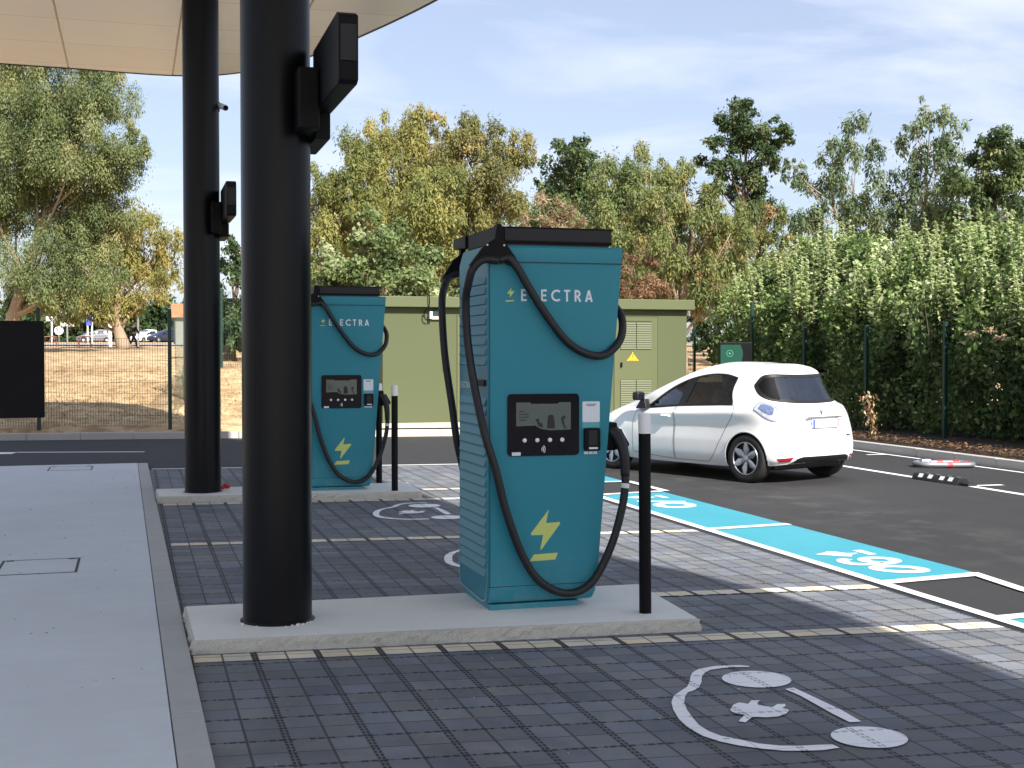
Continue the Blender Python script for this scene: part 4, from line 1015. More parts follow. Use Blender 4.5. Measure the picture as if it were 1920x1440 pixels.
    # arches: painted lip plus dark liner
    for yw in (0, 2.588):
        for sgn in (-1, 1):
            a = MB(); bm = a.bm; ring = []
            for i in range(33):
                th_ = R(-12+204*i/32); y = yw+.352*math.cos(th_); z = WR+.352*math.sin(th_)
                # find the body half-width here
                ring.append((y, z))
            xs_ = []
            flatP = P[:, :int(4.2*nv)+1].reshape(-1, 3)
            for y, z in ring:
                d = (flatP[:, 1]-y)**2+(flatP[:, 2]-max(z, .2))**2; xs_.append(flatP[np.argmin(d), 0])
            xs_ = np.convolve(np.pad(xs_, 2, 'edge'), np.ones(5)/5, 'valid')
            prof = [(.362, .001), (.350, .007), (.338, .000), (.338, -.03), (.345, -.30)]
            rows = []
            for rr_, dx in prof:
                rows.append([bm.verts.new((sgn*(xs_[i]+dx), yw+rr_*math.cos(R(-12+204*i/32)), WR+rr_*math.sin(R(-12+204*i/32)))) for i in range(33)])
            for q in range(2):
                for i in range(32): bm.faces.new((rows[q][i], rows[q][i+1], rows[q+1][i+1], rows[q+1][i]))
            a.build('arch_lip', paint, root, True)
            a = MB(); bm = a.bm; rows = []
            for rr_, dx in prof[2:]+[(.0, -.30)]:
                rows.append([bm.verts.new((sgn*(xs_[i]+dx), yw+rr_*math.cos(R(-12+204*i/32)), WR+rr_*math.sin(R(-12+204*i/32)))) for i in range(33)])
            for q in range(len(rows)-1):
                for i in range(32): bm.faces.new((rows[q][i], rows[q][i+1], rows[q+1][i+1], rows[q+1][i]))
            a.build('arch_liner', BLACKT, root, True)
    # wheels
    for yw in (0, 2.588):
        for sgn in (-1, 1):
            t = wheel_meshes(fine); w = t.build('wheel', TYRE, root, True, (sgn*.745, yw, WR), ang=50)
            Mx = Matrix.Rotation(R(-90 if sgn < 0 else 90), 4, 'Y')
            r = MB(); r.lathe([(0, .035), (.06, .035), (.20, .045), (.207, .085), (.212, .094), (.216, .086), (.206, .03), (.0, .02)], 40 if fine else 16, Mx); r.build('rim_dish', RIMD, w, True, ang=40)
            s = MB()
            for k in range(6):
                q = bmesh.new(); a0 = 2*math.pi*k/6
                pts = [(.035, -.030, .070), (.12, -.060, .085), (.202, -.034, .096), (.207, .018, .096), (.12, .034, .093), (.035, .024, .080)]
                vs_ = [q.verts.new((p*math.cos(a0)-o*math.sin(a0), p*math.sin(a0)+o*math.cos(a0), z)) for p, o, z in pts]; ridge = [q.verts.new((p*math.cos(a0)-o*math.sin(a0), p*math.sin(a0)+o*math.cos(a0), z)) for p, o, z in ((.035, 0, .084), (.12, -.005, .102), (.204, -.004, .101))]
                for f in ((vs_[0], vs_[1], ridge[1], ridge[0]), (vs_[1], vs_[2], ridge[2], ridge[1]), (ridge[0], ridge[1], vs_[4], vs_[5]), (ridge[1], ridge[2], vs_[3], vs_[4])): q.faces.new(f)
                s.add(q, Mx)
            s.lathe([(0, .098), (.028, .097), (.042, .088), (.042, .07)], 24, Mx)
            s.lathe([(.200, .090), (.206, .099), (.214, .099), (.219, .090)], 40 if fine else 16, Mx, close=True)
            s.build('rim', RIM, w, True, ang=30)
    # floor pan, interior
    b = MB(); b.box(-.66, .66, -.36, 3.0, .17, .30, .03); b.box(-.60, .60, -.32, 2.1, .32, .58, .03); b.build('underbody', BLACKT, root)
    for sx in (-.36, .36):
        b = MB(); M = Matrix.Translation((sx, .88, .60)) @ Matrix.Rotation(R(14), 4, 'X')
        b.box(-.25, .25, -.07, .07, 0, .60, .05, 3, M); b.box(-.13, .13, -.05, .05, .62, .80, .04, 3, M); b.box(sx-.25, sx+.25, .90, 1.42, .56, .70, .05, 3); b.build('front_seat', SEAT, root, True)
    b = MB(); M = Matrix.Translation((0, .22, .58)) @ Matrix.Rotation(R(16), 4, 'X')
    b.box(-.60, .60, -.06, .06, 0, .50, .05, 3, M)
    for sx in (-.36, .36): b.box(sx-.11, sx+.11, -.04, .04, .51, .64, .03, 3, M)
    b.build('rear_seat', SEAT, root, True)
    b = MB(); b.box(-.68, .68, 1.80, 2.2, .60, .93, .06, 3); b.build('dashboard', BLACKT, root, True)
    b = MB(); M = Matrix.Translation((-.36, 1.62, .96)) @ Matrix.Rotation(R(68), 4, 'X')
    b.lathe([(.165, -.012), (.180, 0), (.165, .012), (.155, 0)], 28, M, close=True); b.box(-.155, .155, -.015, .015, -.01, .01, 0, 2, M); b.build('steering_wheel', BLACKT, root, True)
    b = MB(); b.box(-.66, .66, -.30, .0, .93, .96, .01); b.build('parcel_shelf', SEAT, root)
    # tail lamps, reflectors, diffuser, handles, mirrors, plate
    for sgn in (-1, 1):
        def one(poly, off):
            bq = uvmesh(poly, off)
            if sgn < 0:
                for v in bq.verts: v.co.x = -v.co.x
            bmesh.ops.triangulate(bq, faces=[f for f in bq.faces if len(f.verts) > 4]); return bq
        m = MB(); m.add(one(LAMP, .004)); lp = m.build('tail_light', LAMPG, root, True)
        sq = [(11.55+(u-11.55)*.62, 4.25+(v-4.25)*.62) for u, v in LAMP]
        m = MB(); m.add(one(sq, .009)); m.build('lamp_lens', LAMPB, lp, True)
        bq = strip(LAMP, .016, .006)
        if sgn < 0:
            for v in bq.verts: v.co.x = -v.co.x
        m = MB(); m.add(bq); m.build('lamp_bezel', RIM, lp, True)
        m = MB(); m.add(one(REFL, .004)); m.build('reflector', REFLM, root, True)
        # door handle
        hx = float(S(np.array(6.7), np.array(3.7))[0])
        m = MB(); m.box(sgn*(hx+.012)-.016, sgn*(hx+.012)+.016, 1.36, 1.54, .80, .83, .012, 3); m.build('handle', paint, doors[0 if sgn < 0 else 2], True)
        m = MB(); M = Matrix.Translation((sgn*.915, 1.92, 1.075)) @ Matrix.Rotation(sgn*R(-12), 4, 'Z')
        m.box(-.085, .085, -.04, .07, -.055, .065, .035, 4, M); mi = m.build('wing_mirror', BLACKT, root, True)
        m = MB(); m.prism([(1.82, .91), (2.04, .90), (1.94, 1.02), (1.86, 1.04)], min(sgn*.79, sgn*.88), max(sgn*.79, sgn*.88), 'x', .006); m.build('mirror_foot', BLACKT, mi)
        m = MB(); m.box(-.07, .07, -.043, -.0405, -.04, .05, 0, 2, M); m.build('mirror_glass', navy_m, mi)
        m = MB(); hl = smooth_poly([(2.1, 3.6), (2.9, 3.95), (3.6, 4.5), (3.2, 4.1), (2.2, 3.2)], 3); m.add(one(hl, .004)); m.build('headlight', LAMPG, root, True)
    m = MB(); mirror_add(m, uvmesh(DIFF, .004)); m.build('diffuser', BLACKT, root, True)
    m = MB(); m.box(-.26, .26, -.634, -.610, .72, .83, .002); pl = m.build('number_plate', PLATE, tg)
    m = MB(); m.box(-.258, -.222, -.6355, -.634, .722, .828); m.build('plate_band', BLUEB, pl)
    m = MB(); m.box(.226, .258, -.6355, -.634, .722, .828); m.build('plate_band', REDB, pl)
    m = MB(); m.box(-.34, .34, -.624, -.585, .845, .864, .004, 2); m.build('trim_bar', RIM, tg, True)
    m = MB(); m.prism([(0, .945), (.028, .905), (0, .865), (-.028, .905)], -.562, -.510, 'y', .003); m.build('emblem', RIM, tg)
    m = MB()
    for x_ in (.47, .50, .53): m.box(x_-.011, x_+.011, -.605, -.570, .600, .615, .002)
    m.build('badge', grey_m, tg)
    return root
GLASS = glass_mat('tinted_window_glass', (.86, .91, .88), .22); GLASS2 = glass_mat('rear_window_glass', (.26, .32, .30), .24, .03)
BLACKT = pmat('black_trim', (.011, .011, .012), .35, 0, .1); PRINT = pmat('black_ceramic_print', (.005, .005, .006), .5, 0, .1, spec=.08); GAP = pmat('gap_black', (.03, .032, .035), .8); TYRE = pmat('tyre_rubber', (.017, .016, .016), .8, 0, .2, 8, 120, .1, bump=.2, bscale=120)
RIM = pmat('silver_alloy', (.44, .45, .48), .30, .8, .05); RIMD = pmat('dark_rim_dish', (.03, .03, .033), .5, .3); SEAT = pmat('dark_seat_fabric', (.05, .05, .055), .9)
LAMPG = pmat('chrome_lamp_glass', (.52, .56, .66), .15, .3, .5, 22, coat=.6, obj=True); LAMPB = pmat('blue_lamp_lens', (.17, .22, .38), .1, .4, .9, 26, obj=True, coat=1)
REFLM = pmat('red_reflector', (.30, .012, .02), .2, 0, .2, 20, coat=1); PLATE = pmat('plate_white', (.80, .81, .82), .4); BLUEB = pmat('plate_blue', (.06, .10, .42), .4); REDB = pmat('plate_pink', (.48, .16, .20), .4)
WHITE_CAR = paint_two_sided('white_car_paint', (.86, .86, .86)); GREY_CAR = paint_two_sided('grey_car_paint', (.24, .24, .27), metal=.4); DARK_CAR = paint_two_sided('navy_car_paint', (.012, .018, .04))
car = make_car(WHITE_CAR)
hd = math.atan2(.36, .933)      # heading leans to the left of +Y
hx, hy = -math.sin(hd), math.cos(hd); rx, ry = math.cos(hd), math.sin(hd)
ax, ay = 7.66, 15.08            # rear left tyre contact
car.location = (ax+rx*.79, ay+ry*.79, .002); car.rotation_euler = (0, 0, hd)
tag(car, 'white compact hatchback parked on the asphalt, seen from its rear left corner', 'car')
far0 = make_car(GREY_CAR, False)
far0.location = (-3.0, 157.6, gz(-4, 157.6)); far0.rotation_euler = (0, 0, R(95)); tag(far0, 'small distant grey hatchback parked side-on beyond the dry grass', 'car')
def recolour(o, a, c):
    for ch in o.children_recursive:
        if ch.type == 'MESH' and ch.data.materials and ch.data.materials[0] == a:
            ch.data = ch.data.copy(); ch.data.materials[0] = c
f1_ = copy_tree(far0); f1_.location = (2.2, 157.0, gz(2, 157)); f1_.rotation_euler = (0, 0, R(140)); recolour(f1_, GREY_CAR, WHITE_CAR); tag(f1_, 'distant white car to the right of the pale tree trunk', 'car')
f2_ = copy_tree(far0); f2_.location = (4.6, 152.0, gz(4, 152)); f2_.rotation_euler = (0, 0, R(120)); recolour(f2_, GREY_CAR, DARK_CAR); tag(f2_, 'distant dark car beside the white one, partly behind the fence post', 'car')
TREES={
 'tall_eucalyptus_left':((-5.99,66.45,1.76),'euc_left',1.0,[(0.94,-0.85,12.23,1.81),(3.16,-1.94,12.39,1.94),(4.6,-1.41,12.07,1.55),(1.43,-1.33,9.38,2.07),(3.63,-2.27,9.34,2.2),(4.94,-1.58,8.48,1.55),(0.47,1.4,6.85,1.81),(2.52,0.41,6.81,2.07),(4.53,-0.32,6.02,1.55),(1.38,-1.23,4.07,1.81),(-0.14,0.42,10.6,1.81),(-1.06,-0.23,7.91,2.07),(5.69,-2.52,9.65,0.88),(6.02,-2.82,10.37,0.52),(1.94,-1.16,14.5,1.55),(-1.25,2.12,14.25,2.07),(4.33,0.14,14.05,1.03),(-1.73,1.79,11.28,2.07),(0.23,0.98,2.62,1.14),(2.6,-1.71,2.66,1.24),(4.3,-1.81,3.58,1.29),(3.54,-0.5,5.2,1.42),(5.16,-0.61,6.53,1.03),(2.01,0.77,8.15,1.81),(2.53,0.77,11.05,1.81)]),
 'ochre_eucalyptus':((-0.54,83.62,1.98),'ochre',0.75,[(-2.57,-0.5,4.06,1.67),(-0.55,0.63,4.65,1.83),(1.55,0.24,5.5,1.67),(2.57,-0.58,6.46,1.07),(0.84,-1.13,7.2,1.4),(-1.2,0.33,2.29,1.0),(2.3,-1.94,3.73,1.0),(1.25,1.26,8.27,0.93),(-3.33,2.25,2.33,1.07),(0.73,0.02,3.14,1.17),(-1.97,0.0,3.1,1.33),(-0.23,1.56,6.23,1.5),(2.18,-0.29,4.81,1.07)]),
 'dark_bush_gap':((3.17,44.96,1.41),'dark',1.2,[(0.06,0.6,3.48,0.7),(-0.13,0.57,1.99,0.92),(0.41,-0.02,3.81,0.55),(0.79,-0.31,2.15,1.1),(-0.52,0.31,1.06,0.55),(0.17,-0.14,0.87,0.55),(-0.11,-0.42,1.41,0.66),(0.3,-0.36,0.6,0.48),(-0.29,0.53,0.55,0.4),(0.65,-0.82,0.86,0.62)]),
 'olive_tree_a':((7.79,49.86,1.54),'olive',1.2,[(-0.5,-0.41,6.67,0.88),(0.06,0.29,5.22,1.46),(-0.82,-0.02,3.92,1.25),(1.05,-0.09,7.6,1.08),(0.33,-0.0,6.23,1.04),(-1.02,0.1,2.27,0.83)]),
 'crown_tall_b':((10.68,53.18,1.59),'ochre',1.2,[(0.24,1.09,9.42,1.08),(1.02,-0.66,9.51,0.77),(-0.94,0.32,8.9,0.94),(0.26,-0.47,7.51,1.69),(-0.57,0.55,6.03,1.57),(1.41,-0.64,8.42,1.01),(-1.21,0.17,4.19,1.35),(1.35,0.3,9.8,0.58)]),
 'brown_green_c':((13.30,50.32,1.55),'brown',1.2,[(-0.61,0.04,8.54,0.95),(0.46,0.18,8.98,0.91),(1.75,0.42,8.32,0.87),(-0.34,-0.48,7.03,1.41),(0.82,-0.91,6.38,1.19),(-0.71,-0.18,5.13,1.3),(0.98,0.29,4.34,1.3),(2.08,-0.22,8.02,0.48)]),
 'yellow_olive_d':((10.43,45.95,1.40),'olive',1.2,[(-0.14,-0.2,5.39,1.33),(0.48,-0.29,3.85,1.18),(-0.72,-0.14,4.03,1.18),(0.31,-0.01,6.4,0.88)]),
 'dark_top_h':((20.97,60.57,1.69),'deep2',1.0,[(0.02,-0.55,10.09,0.85),(-0.3,0.64,9.4,1.01),(0.84,0.64,8.91,1.33),(-0.48,1.11,8.17,1.07),(0.17,0.51,7.05,1.6),(1.59,0.51,8.44,1.01),(0.19,-0.64,10.55,0.48)]),
 'dry_pink_i':((13.94,42.83,1.28),'dead',0.55,[(-0.27,-0.04,5.3,0.84),(0.3,0.51,4.43,0.94),(-0.61,0.56,4.04,0.75),(0.62,-0.19,4.76,0.75)]),
 'green_olive_j':((19.01,48.63,1.50),'olive2',0.78,[(1.03,0.68,7.83,0.95),(-0.19,0.44,7.1,1.13),(0.55,0.55,5.94,1.52),(-0.93,0.02,5.41,1.3),(0.75,-0.69,4.53,1.3),(-1.36,0.38,3.92,1.08),(-0.11,-0.57,3.13,1.3),(1.0,-0.36,6.93,0.78)]),
 'rust_green_k':((17.23,38.70,0.98),'rust',0.75,[(0.39,0.88,6.73,0.67),(0.3,-0.26,5.79,0.84),(-0.84,-0.51,5.21,1.01),(0.75,-0.93,4.88,0.79),(-0.82,-0.26,3.86,1.05),(0.82,0.36,3.77,0.91),(-0.2,-0.13,2.5,1.05),(0.92,-0.59,2.75,0.96),(1.28,-1.0,4.37,0.84),(-0.7,1.14,2.81,0.88),(-0.63,0.2,6.51,0.49)]),
 'tall_dark_l':((30.20,59.93,1.68),'deep',1.5,[(-0.6,-0.07,12.03,0.91),(-1.41,-0.14,10.73,0.66),(-0.21,-0.5,10.9,1.04),(1.4,-0.75,11.53,0.6),(1.3,0.19,10.91,0.71),(0.96,-0.69,9.89,0.71),(-1.06,-0.3,9.53,0.88),(0.5,0.05,9.16,0.94),(-1.84,0.32,9.92,0.49),(0.53,0.94,8.39,0.82),(-0.3,-0.31,12.52,0.49),(0.73,0.0,7.24,0.77),(-1.06,1.01,8.67,0.55),(1.97,-0.49,11.0,0.44)]),
 'brown_green_m':((22.25,43.50,1.31),'rust',0.7,[(-0.11,0.8,5.6,0.84),(0.4,-0.03,5.23,0.84),(0.06,-0.28,4.01,1.16),(-0.61,0.12,2.83,1.2),(0.55,-0.67,4.78,0.64),(0.79,-0.21,5.78,0.52)]),
 'thin_grey_n':((29.35,45.60,1.38),'grey',0.55,[(-1.85,-0.06,9.0,0.91),(-1.46,1.83,8.51,0.61),(-0.23,1.29,8.71,0.65),(-2.5,0.88,7.46,0.82),(-4.04,-0.15,7.27,0.52),(-1.65,-0.16,6.94,1.19),(-2.5,0.03,5.86,1.19),(-0.88,-0.56,5.85,1.04),(-3.34,0.23,5.43,0.74),(-0.41,1.37,4.96,1.08),(-4.27,0.28,7.78,0.39)]),
 'thin_grey_o':((30.21,43.25,1.30),'grey',0.55,[(-0.76,-0.41,9.5,0.79),(-0.5,1.13,9.29,0.58),(0.52,0.15,8.96,0.79),(-0.65,1.26,8.25,0.92),(-0.1,-0.0,7.67,1.0),(-0.99,1.17,6.95,1.04),(-0.25,0.47,6.06,1.25),(0.91,0.4,7.14,0.83),(-0.92,0.81,5.24,1.04)]),
 'dense_right_p':((30.39,40.07,1.09),'deep2',1.1,[(-0.3,0.23,7.85,0.9),(0.21,-0.59,7.95,0.82),(-0.97,-0.07,7.01,0.98),(0.84,0.5,6.56,1.18),(-0.47,0.91,5.77,0.98),(1.75,0.32,7.17,0.98),(-0.07,-0.17,5.28,0.98)]),
 'silver_bush_q':((6.72,36.60,0.80),'silver',1.3,[(-0.15,0.41,4.42,0.51),(-0.56,0.77,3.71,0.74),(0.29,0.24,3.84,0.77),(1.27,0.24,3.43,0.66),(-1.35,0.52,3.36,0.62),(-0.91,0.59,2.71,0.77),(0.29,0.29,2.71,0.93),(1.22,-0.71,2.68,0.62),(-0.07,0.87,4.98,0.25),(-1.58,1.32,3.13,0.62)]),
 'dark_understory':((20.58,41.89,1.24),'dark',1.2,[(-0.86,-0.26,1.25,0.65),(0.49,0.48,1.43,0.73),(0.85,0.35,0.85,0.54),(-0.27,0.3,0.59,0.5),(-1.3,-0.18,0.87,0.46),(-0.98,0.83,1.43,0.5),(-0.83,-0.19,1.92,0.54)]),
 'rust_shrub':((15.11,37.27,0.86),'dead2',1.0,[(0.07,0.4,3.31,0.67),(0.54,0.01,2.88,0.58),(-0.36,-0.21,2.53,0.67)]),
 'back_a':((10.65,71.97,1.83),'olive2',1.2,[(-0.69,-0.78,4.66,1.8),(-1.65,1.0,2.95,1.8),(1.22,0.0,5.65,2.1),(0.71,0.67,2.97,2.1),(-3.31,2.43,2.08,1.5)]),
 'back_b':((15.97,72.48,1.84),'olive2',1.1,[(-1.6,-0.28,7.24,2.47),(0.87,-1.7,7.78,2.47),(0.01,1.48,4.33,2.47),(2.01,-2.1,4.16,2.47)]),
 'back_c':((20.98,66.82,1.77),'olive2',1.1,[(-0.74,1.61,6.53,2.19),(1.06,-1.41,6.88,2.04),(0.03,1.1,3.85,2.33),(2.56,0.27,4.14,2.33)]),
 'back_d':((26.36,63.15,1.72),'olive2',1.1,[(-0.6,1.57,6.39,2.27),(1.47,-0.11,6.58,2.27),(-0.07,1.34,3.51,2.27),(2.07,-1.51,3.68,2.27),(-2.23,1.3,3.47,1.98)]),
 'back_e':((33.56,63.10,1.72),'deep2',1.1,[(-1.06,-0.15,4.1,2.19),(2.05,0.79,4.8,1.75),(3.56,-0.04,4.77,2.04),(0.81,-0.28,2.38,2.33),(4.83,-1.25,4.14,1.75)]),
 'back_f':((44.02,62.09,1.71),'deep',1.1,[(-3.13,-0.51,5.35,2.1),(-0.86,-1.14,5.94,2.1),(2.53,-0.3,5.79,2.25),(4.33,-1.17,6.36,2.25),(-3.08,2.18,3.11,1.8),(3.7,-0.67,3.08,2.1)]),
 'roadside_shrub':((-12.52,175.85,3.01),'dark',1.4,[(-1.86,-0.57,2.97,2.34),(1.04,-0.68,3.33,2.34),(3.93,-0.22,3.03,2.2),(2.31,-0.57,1.77,1.79),(-0.53,-1.42,1.6,1.79),(2.6,0.45,4.76,2.06),(-2.73,1.89,0.68,1.24),(-0.55,-1.19,0.51,1.24),(1.31,-0.24,0.53,1.24),(3.32,-1.37,0.53,1.24),(4.91,-0.49,0.82,1.24)]),
 'roadside_shrub_b':((-4.02,176.47,3.01),'dark',1.4,[(-1.63,-0.05,3.76,2.38),(1.04,-1.11,3.41,2.38),(3.04,-0.88,2.73,1.96),(-0.36,1.68,1.85,1.68),(-2.95,-0.41,2.21,1.82),(2.4,-1.85,5.13,1.96),(-2.7,1.2,0.71,1.26),(-0.7,1.48,0.57,1.26),(1.34,-0.35,0.56,1.26),(3.23,-1.16,0.84,1.26)]),
 'roadside_shrub_c':((3.45,178.44,3.01),'dark',1.4,[(-2.03,1.87,4.08,2.58),(0.04,0.97,3.35,2.15),(2.37,-2.07,2.43,1.72),(1.43,0.92,4.08,1.86),(-2.74,-0.14,2.09,1.72),(-0.69,-0.41,1.74,1.58),(-2.6,1.89,0.76,1.29),(-0.69,-0.04,0.6,1.29),(1.27,0.62,0.76,1.29),(3.06,-1.98,1.02,1.29)]),
}# ------------------------------------------------------------------ vegetation
LEAVES = {
 'euc_left': [(0, (.05, .07, .022)), (.35, (.125, .155, .055)), (.65, (.21, .225, .085)), (.88, (.30, .27, .10)), (1, (.38, .29, .13))],
 'ochre': [(0, (.08, .08, .022)), (.35, (.20, .185, .045)), (.65, (.30, .255, .065)), (.9, (.38, .28, .08)), (1, (.42, .29, .13))],
 'olive': [(0, (.07, .08, .02)), (.4, (.17, .18, .045)), (.7, (.27, .25, .065)), (1, (.36, .29, .09))],
 'olive2': [(0, (.045, .065, .02)), (.4, (.13, .165, .05)), (.75, (.23, .24, .075)), (1, (.33, .24, .10))],
 'brown': [(0, (.06, .065, .02)), (.4, (.165, .155, .045)), (.75, (.255, .215, .065)), (1, (.34, .23, .09))],
 'rust': [(0, (.045, .06, .02)), (.35, (.13, .155, .045)), (.66, (.22, .22, .065)), (.85, (.29, .21, .075)), (1, (.36, .19, .10))],
 'dark': [(0, (.015, .032, .012)), (.5, (.05, .088, .030)), (.85, (.11, .15, .05)), (1, (.2, .2, .08))],
 'deep': [(0, (.02, .038, .015)), (.5, (.058, .092, .032)), (.85, (.11, .14, .05)), (1, (.19, .19, .07))],
 'deep2': [(0, (.025, .045, .018)), (.5, (.08, .12, .04)), (.85, (.15, .18, .06)), (1, (.23, .22, .08))],
 'grey': [(0, (.04, .06, .028)), (.5, (.115, .155, .07)), (.85, (.19, .22, .10)), (1, (.28, .27, .14))],
 'silver': [(0, (.05, .075, .022)), (.4, (.14, .18, .058)), (.75, (.25, .28, .115)), (1, (.42, .43, .23))],
 'dead': [(0, (.13, .09, .045)), (.5, (.28, .19, .10)), (1, (.46, .34, .23))],
 'dead2': [(0, (.09, .055, .025)), (.5, (.23, .12, .06)), (1, (.38, .25, .13))],
 'hedge': [(0, (.03, .055, .014)), (.35, (.105, .175, .042)), (.6, (.22, .31, .09)), (.8, (.40, .48, .20)), (1, (.66, .70, .44))],
}
for k, v in LEAVES.items():
    if k != 'hedge': v = [(p, tuple((q*.9+sum(c)/3*.1)*1.28*g for q, g in zip(c, (.96, 1.03, 1.0)))) for p, c in v]
    leaf_mat('leaves_'+k, v, .42)
bark_pale = pmat('pale_peeling_bark', (.30, .225, .155), .85, 0, .3, 2.5, 12, .2, bump=.5, bscale=14, bdist=.02)
bark_dark = pmat('brown_bark', (.11, .075, .05), .9, 0, .3, 2.5, 14, .2, bump=.5, bscale=14, bdist=.02)

def leaf_mesh(name, pts, axis, normal, L, W, tint, m, parent=None, lobes=None):
    """many diamond-shaped leaves: centre, long axis, facing, length, width"""
    n = len(pts); side = np.cross(axis, normal); side /= np.linalg.norm(side, axis=1, keepdims=True)+1e-9
    a = axis*(L[:, None]/2); s = side*(W[:, None]/2)
    bend = np.cross(side, axis)*(W[:, None]*.25)
    V = np.stack([pts-a, pts+s*1.0-a*.05+bend, pts+a, pts-s*1.0-a*.05+bend], 1).reshape(-1, 3).astype(np.float32)
    F = np.arange(4*n, dtype=np.int32)
    me = bpy.data.meshes.new(name); me.vertices.add(4*n); me.vertices.foreach_set('co', V.ravel())
    me.loops.add(4*n); me.loops.foreach_set('vertex_index', F); me.polygons.add(n)
    me.polygons.foreach_set('loop_start', np.arange(0, 4*n, 4, dtype=np.int32)); me.update(calc_edges=True)
    at = me.attributes.new('tint', 'FLOAT', 'FACE'); at.data.foreach_set('value', np.clip(tint, 0, 1).astype(np.float32))
    me.materials.append(m); return link(bpy.data.objects.new(name, me), parent)
def unit(n):
    v = rng.normal(0, 1, (n, 3)); return v/np.linalg.norm(v, axis=1, keepdims=True)

def tree(name, label, base, style, dens, lobes, cat='tree', leaf=(.145, .047), droop=.55, trunk=True, bark=None, tr=.20, group=None, cl=.36, twig=True):
    bx, by, bz = base
    root = empty(name, (bx, by, bz-.05)); tag(root, label, cat, group)
    Pp, Ax, Nn, Tt, Ll = [], [], [], [], []
    limbs = MB(); lob = np.array(lobes); top = lob[:, 2].max()
    # trunk rises through the lobes' mean axis
    order = np.argsort(lob[:, 2]); hs = np.linspace(0, 1, 6)
    axis_pts = []
    for h in hs:
        z = h*(top*.86); w = np.exp(-((lob[:, 2]-z)/(top*.22))**2)+1e-6
        c = (lob[:, :2]*w[:, None]).sum(0)/w.sum()*min(1, h*1.3)
        axis_pts.append((c[0], c[1], z))
    if trunk:
        rad = [tr*(1-.86*h) for h in hs]; rad[0] *= 1.35
        limbs.tube(axis_pts, rad, 9, 4)
    A = np.array(axis_pts)
    ntot = 0
    for (x, y, z, r) in lobes:
        c = np.array([x, y, z])
        if trunk:
            hz = max(.12*top, z-r*1.5-.15*top*rng.random()); k = np.interp(hz, A[:, 2], np.arange(6)); i = int(min(k, 4)); s = A[i]+(A[i+1]-A[i])*(k-i)
            r0 = tr*(1-.86*min(1, hz/top))*.36+.015
            mid = (s+c)/2+np.array([0, 0, .12*np.linalg.norm(c-s)])*(.5-rng.random()); limbs.tube([s, mid, c+np.array([0, 0, r*.3])], [r0, r0*.62, r0*.2], 6, 4)
        vol = (r/1.6)
        r = r*1.10; nc = int(max(7, 24*min(1.7, vol)*min(1.25, dens+.25)))
        cd = unit(nc); cd[:, 2] = np.where(cd[:, 2] < -.35, cd[:, 2]*.5, cd[:, 2]); rad_ = r*(.25+.85*np.sqrt(rng.random(nc)))
        cc = c+cd*rad_[:, None]*np.array([1, 1, .95])
        cr = r*cl*(.42+.78*rng.random(nc)); drp = 1.35 if droop > .5 else 1.0
        if twig and trunk:
            for j in range(0, nc, 3): 
                limbs.tube([c-np.array([0, 0, r*.25]), (c+cc[j])/2+unit(1)[0]*r*.12, cc[j]], [r0*.2+.006, r0*.14+.005, .003], 4, 2, False)
        ctint = np.clip(rng.normal(.5, .20, nc)+rng.normal(0, .07), .1, .92)
        per = int(dens*1150*(r*r)/(nc*(leaf[0]*leaf[1])/.0255))
        for j in range(nc):
            n = max(12, int(per*(cr[j]/(r*cl))**2))
            d = unit(n); q = rng.random(n)**.5*np.where(rng.random(n) < .2, 1.55, 1.0)
            p = cc[j]+d*(cr[j]*q)[:, None]*np.array([.95/drp**.5, .95/drp**.5, .82*drp])
            p[:, 2] -= .18*cr[j]*(d[:, 0]**2+d[:, 1]**2)*q
            ax = unit(n)*(1-droop)+np.array([0, 0, -1])*droop+d*.35; ax /= np.linalg.norm(ax, axis=1, keepdims=True)
            nn = unit(n)*.5+d*.75+np.array([.05, -.25, .30])
            Pp.append(p); Ax.append(ax); Nn.append(nn); Tt.append(ctint[j]+rng.normal(0, .08, n)); Ll.append(leaf[0]*(.6+.8*rng.random(n)))
    Pp = np.concatenate(Pp); Ll = np.concatenate(Ll)
    leaf_mesh('crown', Pp, np.concatenate(Ax), np.concatenate(Nn), Ll, Ll*leaf[1]/leaf[0]*(.8+.5*rng.random(len(Ll))), np.concatenate(Tt), MATS['leaves_'+style], root)
    limbs.build('trunk' if trunk else 'stems', bark or bark_dark, root, True) if trunk else limbs.bm.free()
    return len(Pp)

